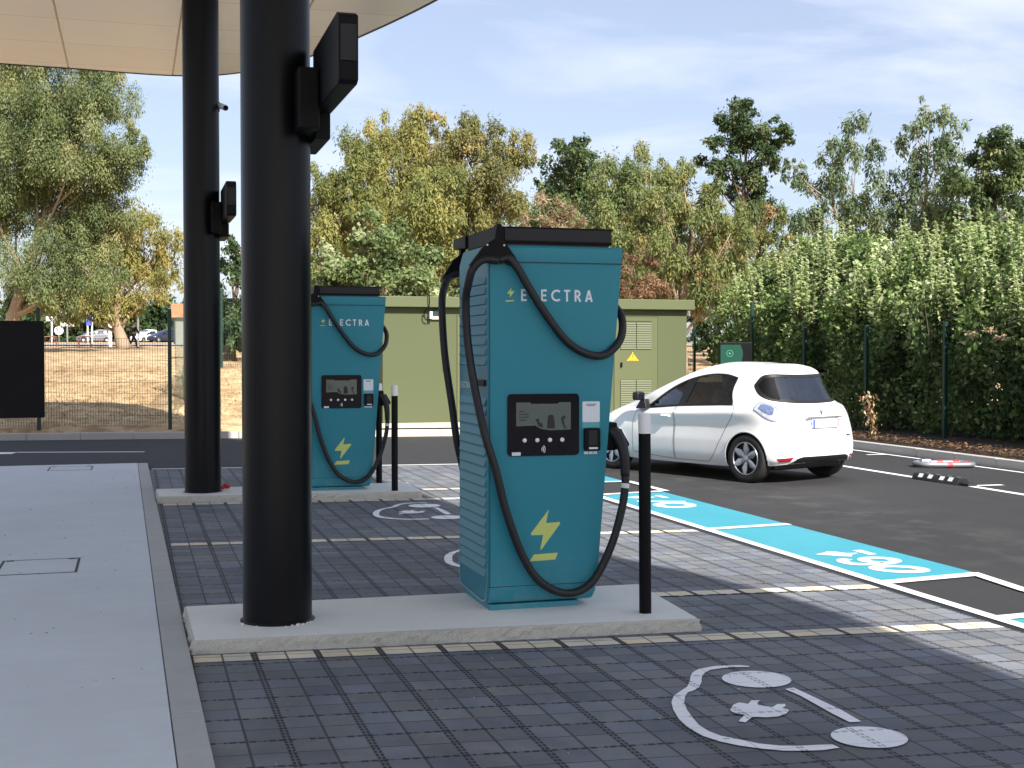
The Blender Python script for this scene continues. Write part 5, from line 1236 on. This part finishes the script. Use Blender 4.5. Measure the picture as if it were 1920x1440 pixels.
INFO = {
 'back_a': ('background_tree', 'dark background tree filling the gap left of the silvery shrub', dict(leaf=(.27, .11), droop=.4)),
 'back_b': ('background_tree', 'dark background tree behind the ochre crowns over the substation roof', dict(leaf=(.27, .11), droop=.4)),
 'back_c': ('background_tree', 'olive background tree behind the dry pinkish tree', dict(leaf=(.27, .11), droop=.4)),
 'back_d': ('background_tree', 'dark background tree low behind the rust-tinged tree', dict(leaf=(.27, .11), droop=.4)),
 'back_e': ('background_tree', 'dark background tree between the tall dark tree and the thin grey ones', dict(leaf=(.27, .11), droop=.4)),
 'back_f': ('background_tree', 'dark background tree behind the hedge at the right edge', dict(leaf=(.27, .11), droop=.4)),
 'tall_eucalyptus_left': ('eucalyptus_tree', 'tall grey-green eucalyptus with drooping leaves under the canopy edge', dict(leaf=(.14, .044), bark=bark_pale, tr=.34)),
 'ochre_eucalyptus': ('eucalyptus_tree', 'yellowish sparse eucalyptus with pale trunk standing in the dry grass', dict(leaf=(.25, .07), bark=bark_pale, tr=.36, cl=.44)),
 'dark_bush_gap': ('evergreen_tree', 'dark evergreen tree seen in the gap between the two columns', dict(leaf=(.17, .09), droop=.3)),
 'olive_tree_a': ('eucalyptus_tree', 'olive yellow tree immediately right of the thick column', dict(bark=bark_pale)),
 'crown_tall_b': ('eucalyptus_tree', 'tallest ochre crown above the green substation', dict(bark=bark_pale)),
 'brown_green_c': ('eucalyptus_tree', 'brownish green tree with broad crown behind the nearer charger', dict()),
 'yellow_olive_d': ('eucalyptus_tree', 'low yellow olive tree behind the substation roof left of the charger', dict(bark=bark_pale)),
 'dark_top_h': ('evergreen_tree', 'dark green tree with a narrow pointed top behind the dry twigs', dict(leaf=(.20, .09), droop=.4)),
 'dry_pink_i': ('dry_tree', 'dried pinkish brown tree just above the black charger cap', dict(leaf=(.14, .032), bark=bark_pale, droop=.3)),
 'green_olive_j': ('eucalyptus_tree', 'green olive tree above the right end of the charger cap', dict()),
 'rust_green_k': ('eucalyptus_tree', 'rust-tinged tree with bare white trunk behind the substation', dict(leaf=(.14, .044), bark=bark_pale, tr=.20)),
 'tall_dark_l': ('evergreen_tree', 'tall dark compact tree standing alone against the sky', dict(leaf=(.21, .09), droop=.35, tr=.3, cl=.42)),
 'brown_green_m': ('eucalyptus_tree', 'brown green tree at the foot of the tall dark tree', dict()),
 'thin_grey_n': ('eucalyptus_tree', 'thin grey-green tree with forked pale trunk and see-through crown above the hedge', dict(leaf=(.19, .065), bark=bark_pale, tr=.17, cl=.40)),
 'thin_grey_o': ('eucalyptus_tree', 'slender see-through tree with the highest tip on the right above the hedge', dict(leaf=(.19, .065), bark=bark_pale, tr=.17, cl=.40)),
 'dense_right_p': ('evergreen_tree', 'dense dark green tree at the right edge of the view above the hedge', dict(leaf=(.19, .075), droop=.45)),
 'silver_bush_q': ('silver_shrub', 'silvery green rounded shrub rising over the substation roof', dict(leaf=(.14, .075), droop=.1, tr=.12, cl=.40)),
 'dark_understory': ('dark_shrub', 'low dark shrub between the substation and the hedge', dict(leaf=(.16, .09), droop=.2, tr=.08)),
 'rust_shrub': ('dry_shrub', 'reddish dried shrub right of the charger above the substation roof', dict(leaf=(.11, .035), droop=.4, tr=.08)),
 'roadside_shrub': ('roadside_shrub', 'far dark shrub behind the white sign boards on the left', dict(leaf=(.7, .4), droop=.1, tr=.2)),
 'roadside_shrub_b': ('roadside_shrub', 'far dark shrub right behind the distant grey hatchback', dict(leaf=(.7, .4), droop=.1, tr=.2)),
 'roadside_shrub_c': ('roadside_shrub', 'far dark shrub behind the distant white car', dict(leaf=(.7, .4), droop=.1, tr=.2)),
}
tot = 0
for key, (base, style, dens, lobes) in TREES.items():
    nm, lab, kw = INFO[key]
    tot += tree(nm, lab, base, style, dens, lobes, 'shrub' if 'shrub' in nm else 'tree', **kw)
# white upper trunk fork of the rust tree and thin trees is part of their limbs

print('LEAVES', tot)
# tall hedge along the right-hand fence
root = empty('hedge', (15.8, 22, .15)); tag(root, 'tall dense green hedge with pale upright shoots behind the right-hand fence', 'hedge')
Pp, Ax, Nn, Tt, Ll = [], [], [], [], []
stems = MB()
def hedge_top(y): return np.interp(y, [12, 18, 20, 24, 28, 31, 33.5], [3.6, 3.55, 3.65, 3.85, 4.1, 3.9, 2.2])
for _ in range(1150):
    y = rng.uniform(12, 30.0); x = rng.uniform(14.35, 17.2); zt_ = hedge_top(y)*(.9+.18*rng.random()); zt_ *= .62+.38*min(1, (x-14.2)/1.9); z = zt_*(rng.random()**.75); x += .38*math.cos(2*math.pi*y/1.55+.5*math.sin(y*2.1))*max(.2, 1-(x-14.3)/2.2)
    x = max(x, 14.28)
    front = max(0, 1-(x-14.3)/1.2)
    r = rng.uniform(.22, .55); n = int(190*(r/.4)**2*(1.0 if z > .8 else .8)); ct = .40+.16*rng.normal()
    d = unit(n); p = np.array([x-15.8, y-22, max(.25, z)])+d*(r*rng.random(n)**.4)[:, None]*np.array([.9, 1, 1.1])
    ax = unit(n)*.8+np.array([-.2, 0, .35])+d*.3; ax /= np.linalg.norm(ax, axis=1, keepdims=True)
    Pp.append(p); Ax.append(ax); Nn.append(unit(n)*.7+np.array([-.2, -.55, .5])+d*.3); Tt.append(ct+.05+rng.normal(0, .17, n)); Ll.append(.105*(.6+.8*rng.random(n)))
for _ in range(620):                     # upright shoots
    y = rng.uniform(12, 29.9); x = rng.uniform(14.3, 17.0); zb = hedge_top(y)*(.62+.38*min(1, (x-14.2)/1.9))*rng.uniform(.70, 1.0); h = rng.uniform(.5, 1.05); n = int(h*62)
    lean = np.array([rng.normal(-.08, .10), rng.normal(0, .10), 1.]); f = np.sort(rng.random(n)); ph = f*40
    p = np.array([x-15.8, y-22, zb])+lean*(f*h)[:, None]; o = np.stack([np.cos(ph), np.sin(ph), np.full(n, .3)], 1)
    w = (.055*(1.15-f))[:, None]; Pp.append(p+o*w); Ax.append(o/np.linalg.norm(o, axis=1, keepdims=True)); Nn.append(np.stack([-.2*np.ones(n), -.6*np.ones(n), .8*np.ones(n)], 1)+unit(n)*.4)
    Tt.append(.74+.14*rng.normal(0, 1, n)+.1*f); Ll.append((.125*(1.2-f*.6))*(.75+.5*rng.random(n)))
    stems.tube([(x-15.8, y-22, zb-.3), tuple(np.array([x-15.8, y-22, zb])+lean*h)], [.008, .003], 4, 0, False)
for _ in range(90):
    y = rng.uniform(12, 29.8); x = rng.uniform(14.35, 16); stems.tube([(x-15.8, y-22, -.05), (x-15.8+rng.normal(0, .2), y-22+rng.normal(0, .2), 1.2), (x-15.8+rng.normal(0, .4), y-22+rng.normal(0, .4), 2.8)], [.022, .015, .006], 5, 3, False)
Pp = np.concatenate(Pp); Ll = np.concatenate(Ll)
leaf_mesh('foliage', Pp, np.concatenate(Ax), np.concatenate(Nn), Ll, Ll*.62, np.concatenate(Tt), MATS['leaves_hedge'], root)
stems.build('stems', bark_dark, root, True)
for (x, y, z) in ((13.9, 18.95, 1.86), (13.95, 18.55, 1.92), (14.0, 18.3, 1.80)):   # dried cream flower heads
    n = 60; d = unit(n); p = np.array([x-15.8, y-22, z])+d*np.array([.06, .22, .07])*rng.random((n, 1))
    o = leaf_mesh('flower_head', p, d, unit(n), np.full(n, .06), np.full(n, .03), np.full(n, 1.0)*rng.random(n), leaf_mat('cream_flowers', [(0, (.45, .30, .16)), (1, (.75, .62, .42))], .2) if 'cream_flowers' not in MATS else MATS['cream_flowers'], root)
# dried shoot and fallen leaves on the planting bed
root = empty('dried_plant', (13.0, 20.6, .15)); tag(root, 'small dried brown plant standing at the kerb under the hedge', 'plant')
b = MB(); b.tube([(0, 0, -.03), (-.03, .01, .25), (-.08, .0, .55), (-.10, .02, .72)], [.014, .011, .008, .004], 6, 4); b.build('stem', bark_dark, root)
n = 190; f = rng.random(n); p = np.stack([-.10*f+rng.normal(0, .05, n), rng.normal(0, .06, n), .05+.72*f], 1); p[f > .7] += rng.normal(0, .06, ((f > .7).sum(), 3))
leaf_mesh('dry_leaves', p, unit(n)*.6+np.array([0, 0, -.6]), unit(n), np.full(n, .085), np.full(n, .04), rng.random(n), leaf_mat('brown_dry_leaves', [(0, (.16, .09, .04)), (.6, (.40, .25, .12)), (1, (.62, .45, .24))], .2), root)
n = 3600; y = rng.uniform(12, 26, n); x = 12.36+np.abs(rng.normal(0, .55, n)); p = np.stack([x, y, np.full(n, .17)+.03*rng.random(n)], 1); keep = x < 14.8; n = keep.sum()
ax = unit(n)*np.array([1, 1, .25]); ax /= np.linalg.norm(ax, axis=1, keepdims=True)
o = leaf_mesh('leaf_litter', p[keep], ax, unit(n)*.45+np.array([0, 0, 1.]), .05+.06*rng.random(n), .025+.03*rng.random(n), rng.random(n)**1.5, leaf_mat('dark_fallen_leaves', [(0, (.05, .03, .018)), (.7, (.16, .095, .05)), (1, (.32, .20, .11))], .15)); tag(o, 'brown fallen leaves scattered on the bed behind the right kerb', 'leaf litter', kind='stuff')
n = 140; x = rng.uniform(-2.2, .05, n); y = rng.uniform(4.5, 19.5, n); p = np.stack([x, y, np.full(n, .0445)], 1); ax = unit(n)*np.array([1, 1, .05]); ax /= np.linalg.norm(ax, axis=1, keepdims=True)
o = leaf_mesh('grit', p, ax, unit(n)*.2+np.array([0, 0, 1.]), .012+.022*rng.random(n)**2, .008+.01*rng.random(n), rng.random(n)*.4, MATS['brown_dry_leaves']); tag(o, 'tiny dark specks of grit and leaf scattered on the walkway', 'grit', kind='stuff')
n = 420; x = rng.uniform(.3, 5.1, n); y = rng.uniform(4.3, 18.5, n); p = np.stack([x, y, np.full(n, .0125)], 1); ax = unit(n)*np.array([1, 1, .05]); ax /= np.linalg.norm(ax, axis=1, keepdims=True)
o = leaf_mesh('paving_grit', p, ax, unit(n)*.2+np.array([0, 0, 1.]), .010+.022*rng.random(n)**2, .007+.01*rng.random(n), rng.random(n), MATS['brown_dry_leaves']); tag(o, 'small bits of gravel and leaf scattered on the block paving', 'grit', kind='stuff')
# dry grass tufts and twigs on the bank
n = 9000; x = rng.uniform(-11, 4.2, n); y = 26.9+rng.gamma(1.6, 4.5, n); keep = y < 60; x, y = x[keep], y[keep]; n = len(x); z = zt(x, y)
p = np.stack([x, y, z+.03], 1); ax = unit(n)*.7+np.array([0, 0, .8]); ax /= np.linalg.norm(ax, axis=1, keepdims=True)
o = leaf_mesh('dry_grass', p, ax, unit(n), .06+.12*rng.random(n)**2, .012+.012*rng.random(n), rng.random(n), leaf_mat('straw_blades', [(0, (.20, .14, .06)), (.6, (.45, .33, .16)), (1, (.58, .46, .26))], .25)); tag(o, 'short dry straw-coloured grass on the bank', 'grass', kind='stuff')
n = 2600; x = rng.uniform(4.4, 13, n); y = kerb_y(x)+.2+np.abs(rng.normal(0, .35, n)); p = np.stack([x, y, np.full(n, .170)], 1)
keep = y < 27.45; p = p[keep]; n = len(p)
# ------------------------------------------------------------------ distant things on the left
def sign_post(name, label, x, y, h, w, sh, m, cat='sign', posts=(0,), pm=None, extra=None):
    z = gz(x, y); root = empty(name, (x, y, z)); tag(root, label, cat)
    for px in posts:
        b = MB(); b.tube([(px, 0, -.1), (px, 0, h)], .07, 10); b.build('post', pm or steel_m, root, True, ang=40)
    b = MB(); b.box(-w/2, w/2, -.11, -.075, h-sh, h, .012); p = b.build('panel', m, root)
    if extra: extra(p, w, h, sh)
    return root
def lines_on(p, w, h, sh):
    b = MB()
    for k, (a, c) in enumerate(((.8, .28), (.6, .20))): flat(b, [(-w*.28, h-sh*a), (w*.20, h-sh*a), (w*.20, h-sh*a+.10), (-w*.28, h-sh*a+.10)], -.1125)
    b.build('panel_print', BLUEB, p)
sign_post('sign_board', 'large white sign board with blue print on a post among the far shrubs', -4.9, 105.0, 3.05, 1.05, 1.55, white_pl, extra=lines_on)
sign_post('direction_sign', 'small white direction sign on a white post left of the large sign board', -6.2, 108.0, 2.3, .85, .38, white_pl, pm=white_pl)
sign_post('parking_sign', 'blue square sign on two pale posts in front of the grey hatchback', -3.9, 125.0, 2.6, .55, .9, BLUEB, posts=(-.15, .25), pm=white_pl)
sign_post('marker_board', 'small grey board on a thin pole beside the walking person', .35, 98.0, 2.55, .40, .35, grey_m, pm=steel_m)
root = empty('white_pole', (-1.6, 97, gz(-1.6, 97))); tag(root, 'plain white pole just left of the pale tree trunk', 'pole')
b = MB(); b.lathe([(.13, -.1), (.12, 2.3), (0, 2.36)], 14); b.build('shaft', white_pl, root, True, ang=40)
b = MB(); b.lathe([(.19, -.1), (.19, .05), (.14, .12)], 14); b.build('base', steel_m, root, True, ang=40)
root = empty('round_mirror', (-6.2, 118, gz(-6, 118))); tag(root, 'small round white traffic mirror on a short post left of the grey hatchback', 'mirror')
b = MB(); b.tube([(0, 0, -.1), (0, 0, 1.1)], .05, 8); b.build('post', steel_m, root)
b = MB(); b.lathe([(0, .02), (.36, 0), (.38, -.03), (0, -.06)], 24, Matrix.Translation((0, -.06, 1.2)) @ Matrix.Rotation(R(90), 4, 'X')); b.build('disc', white_pl, root, True, ang=40)
for i, (x, y, l) in enumerate(((-6.3, 92, 'leftmost dark bike hoop on the dry grass edge'), (-5.4, 92, 'middle reddish bike hoop on the dry grass edge'), (-3.2, 93, 'bike hoop standing in front of the grey hatchback'))):
    root = empty('bike_hoop', (x, y, gz(x, y))); tag(root, l, 'bike rack', 'bike hoops far off on the left')
    b = MB(); b.tube([(-.4, 0, -.1), (-.4, 0, .55), (-.28, 0, .72), (.28, 0, .72), (.4, 0, .55), (.4, 0, -.1)], .04, 8, 4); b.build('hoop', pmat('rusty_hoop', (.22, .07, .06), .6) if i == 0 else MATS['rusty_hoop'], root)
    b = MB(); b.box(-.36, .36, -.02, .02, .32, .38); b.build('crossbar', MATS['rusty_hoop'], root)
root = empty('small_house', (4.5, 113, gz(4, 113))); tag(root, 'small pale house with an orange tiled roof behind the fence post', 'house')
b = MB(); b.box(-1.1, 4.5, -2, 3, -.2, 2.3); b.build('wall', wall_m, root)
b = MB(); b.prism([(-2.4, 2.3), (3.4, 2.3), (3.3, 2.45), (.5, 3.55), (-2.3, 2.45)], -1.4, 4.8, 'x'); b.build('roof', orange_m, root)
b = MB(); b.box(.4, 1.3, -2.03, -1.99, .6, 1.5); w_ = b.build('window', navy_m, root)
b = MB(); b.box(.34, 1.36, -2.05, -2.0, .50, .58); b.build('sill', white_pl, w_)
# ------------------------------------------------------------------ walking person
def skinned(name, joints, edges, m, parent, lev=2):
    me = bpy.data.meshes.new(name); me.from_pydata([j[:3] for j in joints], edges, []); o = bpy.data.objects.new(name, me); COL.objects.link(o)
    sk = o.modifiers.new('s', 'SKIN'); sv = me.skin_vertices[0].data
    for i, j in enumerate(joints): sv[i].radius = (j[3], j[4] if len(j) > 4 else j[3]); sv[i].use_root = (i == 0)
    sk.use_smooth_shade = True; ss = o.modifiers.new('d', 'SUBSURF'); ss.levels = lev; ss.render_levels = lev
    dg = bpy.context.evaluated_depsgraph_get(); nme = bpy.data.meshes.new_from_object(o.evaluated_get(dg)); bpy.data.objects.remove(o)
    nme.materials.clear(); nme.materials.append(m); nme.polygons.foreach_set('use_smooth', [True]*len(nme.polygons)); nme.name = name
    r = bpy.data.objects.new(name, nme); return link(r, parent)
skin_m = pmat('skin', (.45, .26, .18), .55); cloth_m = pmat('dark_clothing', (.014, .015, .02), .8, 0, .2); hair_m = pmat('dark_hair', (.02, .014, .01), .6); shoe_m = pmat('dark_shoes', (.01, .01, .01), .5)
px_, py_ = .02, 87.5
root = empty('person', (px_, py_, gz(px_, py_))); root.rotation_euler = (0, 0, R(-65)); tag(root, 'person in dark clothes walking past the pale tree trunk far off on the left', 'person')
J = [(0, 0, .94, .12, .09), (0, .02, 1.20, .14, .09), (0, .05, 1.40, .15, .09), (0, .06, 1.52, .05), (0, .09, 1.60, .07, .085), (0, .09, 1.70, .075, .09),
     (-.19, .05, 1.40, .05), (-.24, -.10, 1.16, .042), (-.22, -.05, .92, .032), (-.22, -.01, .84, .03, .02),
     (.19, .05, 1.40, .05), (.24, .14, 1.15, .042), (.22, .30, .96, .032), (.22, .36, .90, .03, .02),
     (-.09, .0, .88, .085), (-.10, .20, .50, .06), (-.10, .26, .09, .042), (-.10, .38, .04, .035, .03),
     (.09, .0, .88, .085), (.10, -.12, .50, .06), (.10, -.42, .16, .042), (.10, -.36, .05, .035, .03)]
E = [(0,1),(1,2),(2,3),(3,4),(4,5),(2,6),(6,7),(7,8),(8,9),(2,10),(10,11),(11,12),(12,13),(0,14),(14,15),(15,16),(16,17),(0,18),(18,19),(19,20),(20,21)]
skinned('body', J, E, skin_m, root)
def grow(idx, k, cut=None): return [(*J[i][:3], *(q+k for q in (J[i][3:] if len(J[i]) > 4 else (J[i][3],)))) for i in idx]
def sub(name, idx, k, m):
    mp = {v: i for i, v in enumerate(idx)}; skinned(name, grow(idx, k), [(mp[a], mp[c]) for a, c in E if a in mp and c in mp], m, root)
sub('jacket', [0, 1, 2, 6, 7, 8, 10, 11, 12], .022, cloth_m); sub('trousers', [0, 14, 15, 16, 18, 19, 20], .02, cloth_m)
sub('shoe', [16, 17], .018, shoe_m); sub('shoe', [20, 21], .018, shoe_m)
skinned('hair', [(0, .05, 1.66, .07, .075), (0, .06, 1.745, .075, .08)], [(0, 1)], hair_m, root)

# ------------------------------------------------------------------ light, sky, camera
EL = 38.5
sd = Vector((.25, -1.0, 0)).normalized()*math.cos(R(EL)); sd.z = math.sin(R(EL))       # towards the sun
L = bpy.data.lights.new('sun', 'SUN'); L.energy = 5.0; L.angle = R(.53); L.color = (1, .95, .87)
so = bpy.data.objects.new('sun', L); so.rotation_euler = (-sd).to_track_quat('-Z', 'Y').to_euler(); so.location = (0, -20, 30); COL.objects.link(so)
w = bpy.data.worlds.new('World'); scene.world = w; w.use_nodes = True; nt = w.node_tree; nt.nodes.clear()
o_ = nt.nodes.new('ShaderNodeOutputWorld'); bg = nt.nodes.new('ShaderNodeBackground'); sky = nt.nodes.new('ShaderNodeTexSky')
sky.sky_type = 'NISHITA'; sky.sun_disc = False; sky.sun_elevation = R(EL); sky.sun_rotation = math.atan2(sd.x, sd.y); sky.air_density = 1.0; sky.dust_density = 1.6; sky.ozone_density = 1.2; sky.altitude = 100
tc = nt.nodes.new('ShaderNodeTexCoord'); sp = nt.nodes.new('ShaderNodeSeparateXYZ'); nt.links.new(tc.outputs['Generated'], sp.inputs[0])
def wm(op, a, c=0.0):
    n = nt.nodes.new('ShaderNodeMath'); n.operation = op
    for k, v in ((0, a), (1, c)):
        if isinstance(v, (int, float)): n.inputs[k].default_value = v
        else: nt.links.new(v, n.inputs[k])
    return n.outputs[0]
den = wm('ADD', wm('MAXIMUM', sp.outputs[2], 0.0), .12); cb = nt.nodes.new('ShaderNodeCombineXYZ')
nt.links.new(wm('DIVIDE', sp.outputs[0], den), cb.inputs[0]); nt.links.new(wm('MULTIPLY', wm('DIVIDE', sp.outputs[1], den), 1.9), cb.inputs[1])
nz = nt.nodes.new('ShaderNodeTexNoise'); nz.inputs['Scale'].default_value = .85; nz.inputs['Detail'].default_value = 7; nz.inputs['Roughness'].default_value = .55; nz.inputs['Distortion'].default_value = .5
nt.links.new(cb.outputs[0], nz.inputs['Vector'])
rp = nt.nodes.new('ShaderNodeValToRGB'); rp.color_ramp.elements[0].position = .44; rp.color_ramp.elements[1].position = .70; nt.links.new(nz.outputs['Fac'], rp.inputs[0])
mx = nt.nodes.new('ShaderNodeMix'); mx.data_type = 'RGBA'; nt.links.new(wm('ADD', wm('MULTIPLY', rp.outputs[0], .42), CLOUD_BASE), mx.inputs[0]); nt.links.new(sky.outputs[0], mx.inputs[6]); mx.inputs[7].default_value = CLOUD_COL
tn = nt.nodes.new('ShaderNodeMix'); tn.data_type = 'RGBA'; tn.blend_type = 'MULTIPLY'; tn.inputs[0].default_value = 1; nt.links.new(mx.outputs[2], tn.inputs[6]); tn.inputs[7].default_value = (.96, .95, 1.0, 1)
nt.links.new(tn.outputs[2], bg.inputs[0]); bg.inputs[1].default_value = SKY_STR; nt.links.new(bg.outputs[0], o_.inputs[0])
cam = bpy.data.cameras.new('camera'); cam.sensor_width = 36; cam.lens = 45.0; cam.clip_end = 3000; cam.clip_start = .05
co = bpy.data.objects.new('camera', cam); co.location = (0, 0, 1.68); co.rotation_euler = (R(90-1.3605), 0, R(-16.4756)); COL.objects.link(co); scene.camera = co
scene.view_settings.view_transform = 'Standard'; scene.view_settings.look = 'None'; scene.view_settings.gamma = 1; scene.view_settings.exposure = EXPOSURE
scene.cycles.max_bounces = 8; scene.cycles.transparent_max_bounces = 24; scene.cycles.diffuse_bounces = 4; scene.cycles.sample_clamp_indirect = 6
scene.render.film_transparent = False
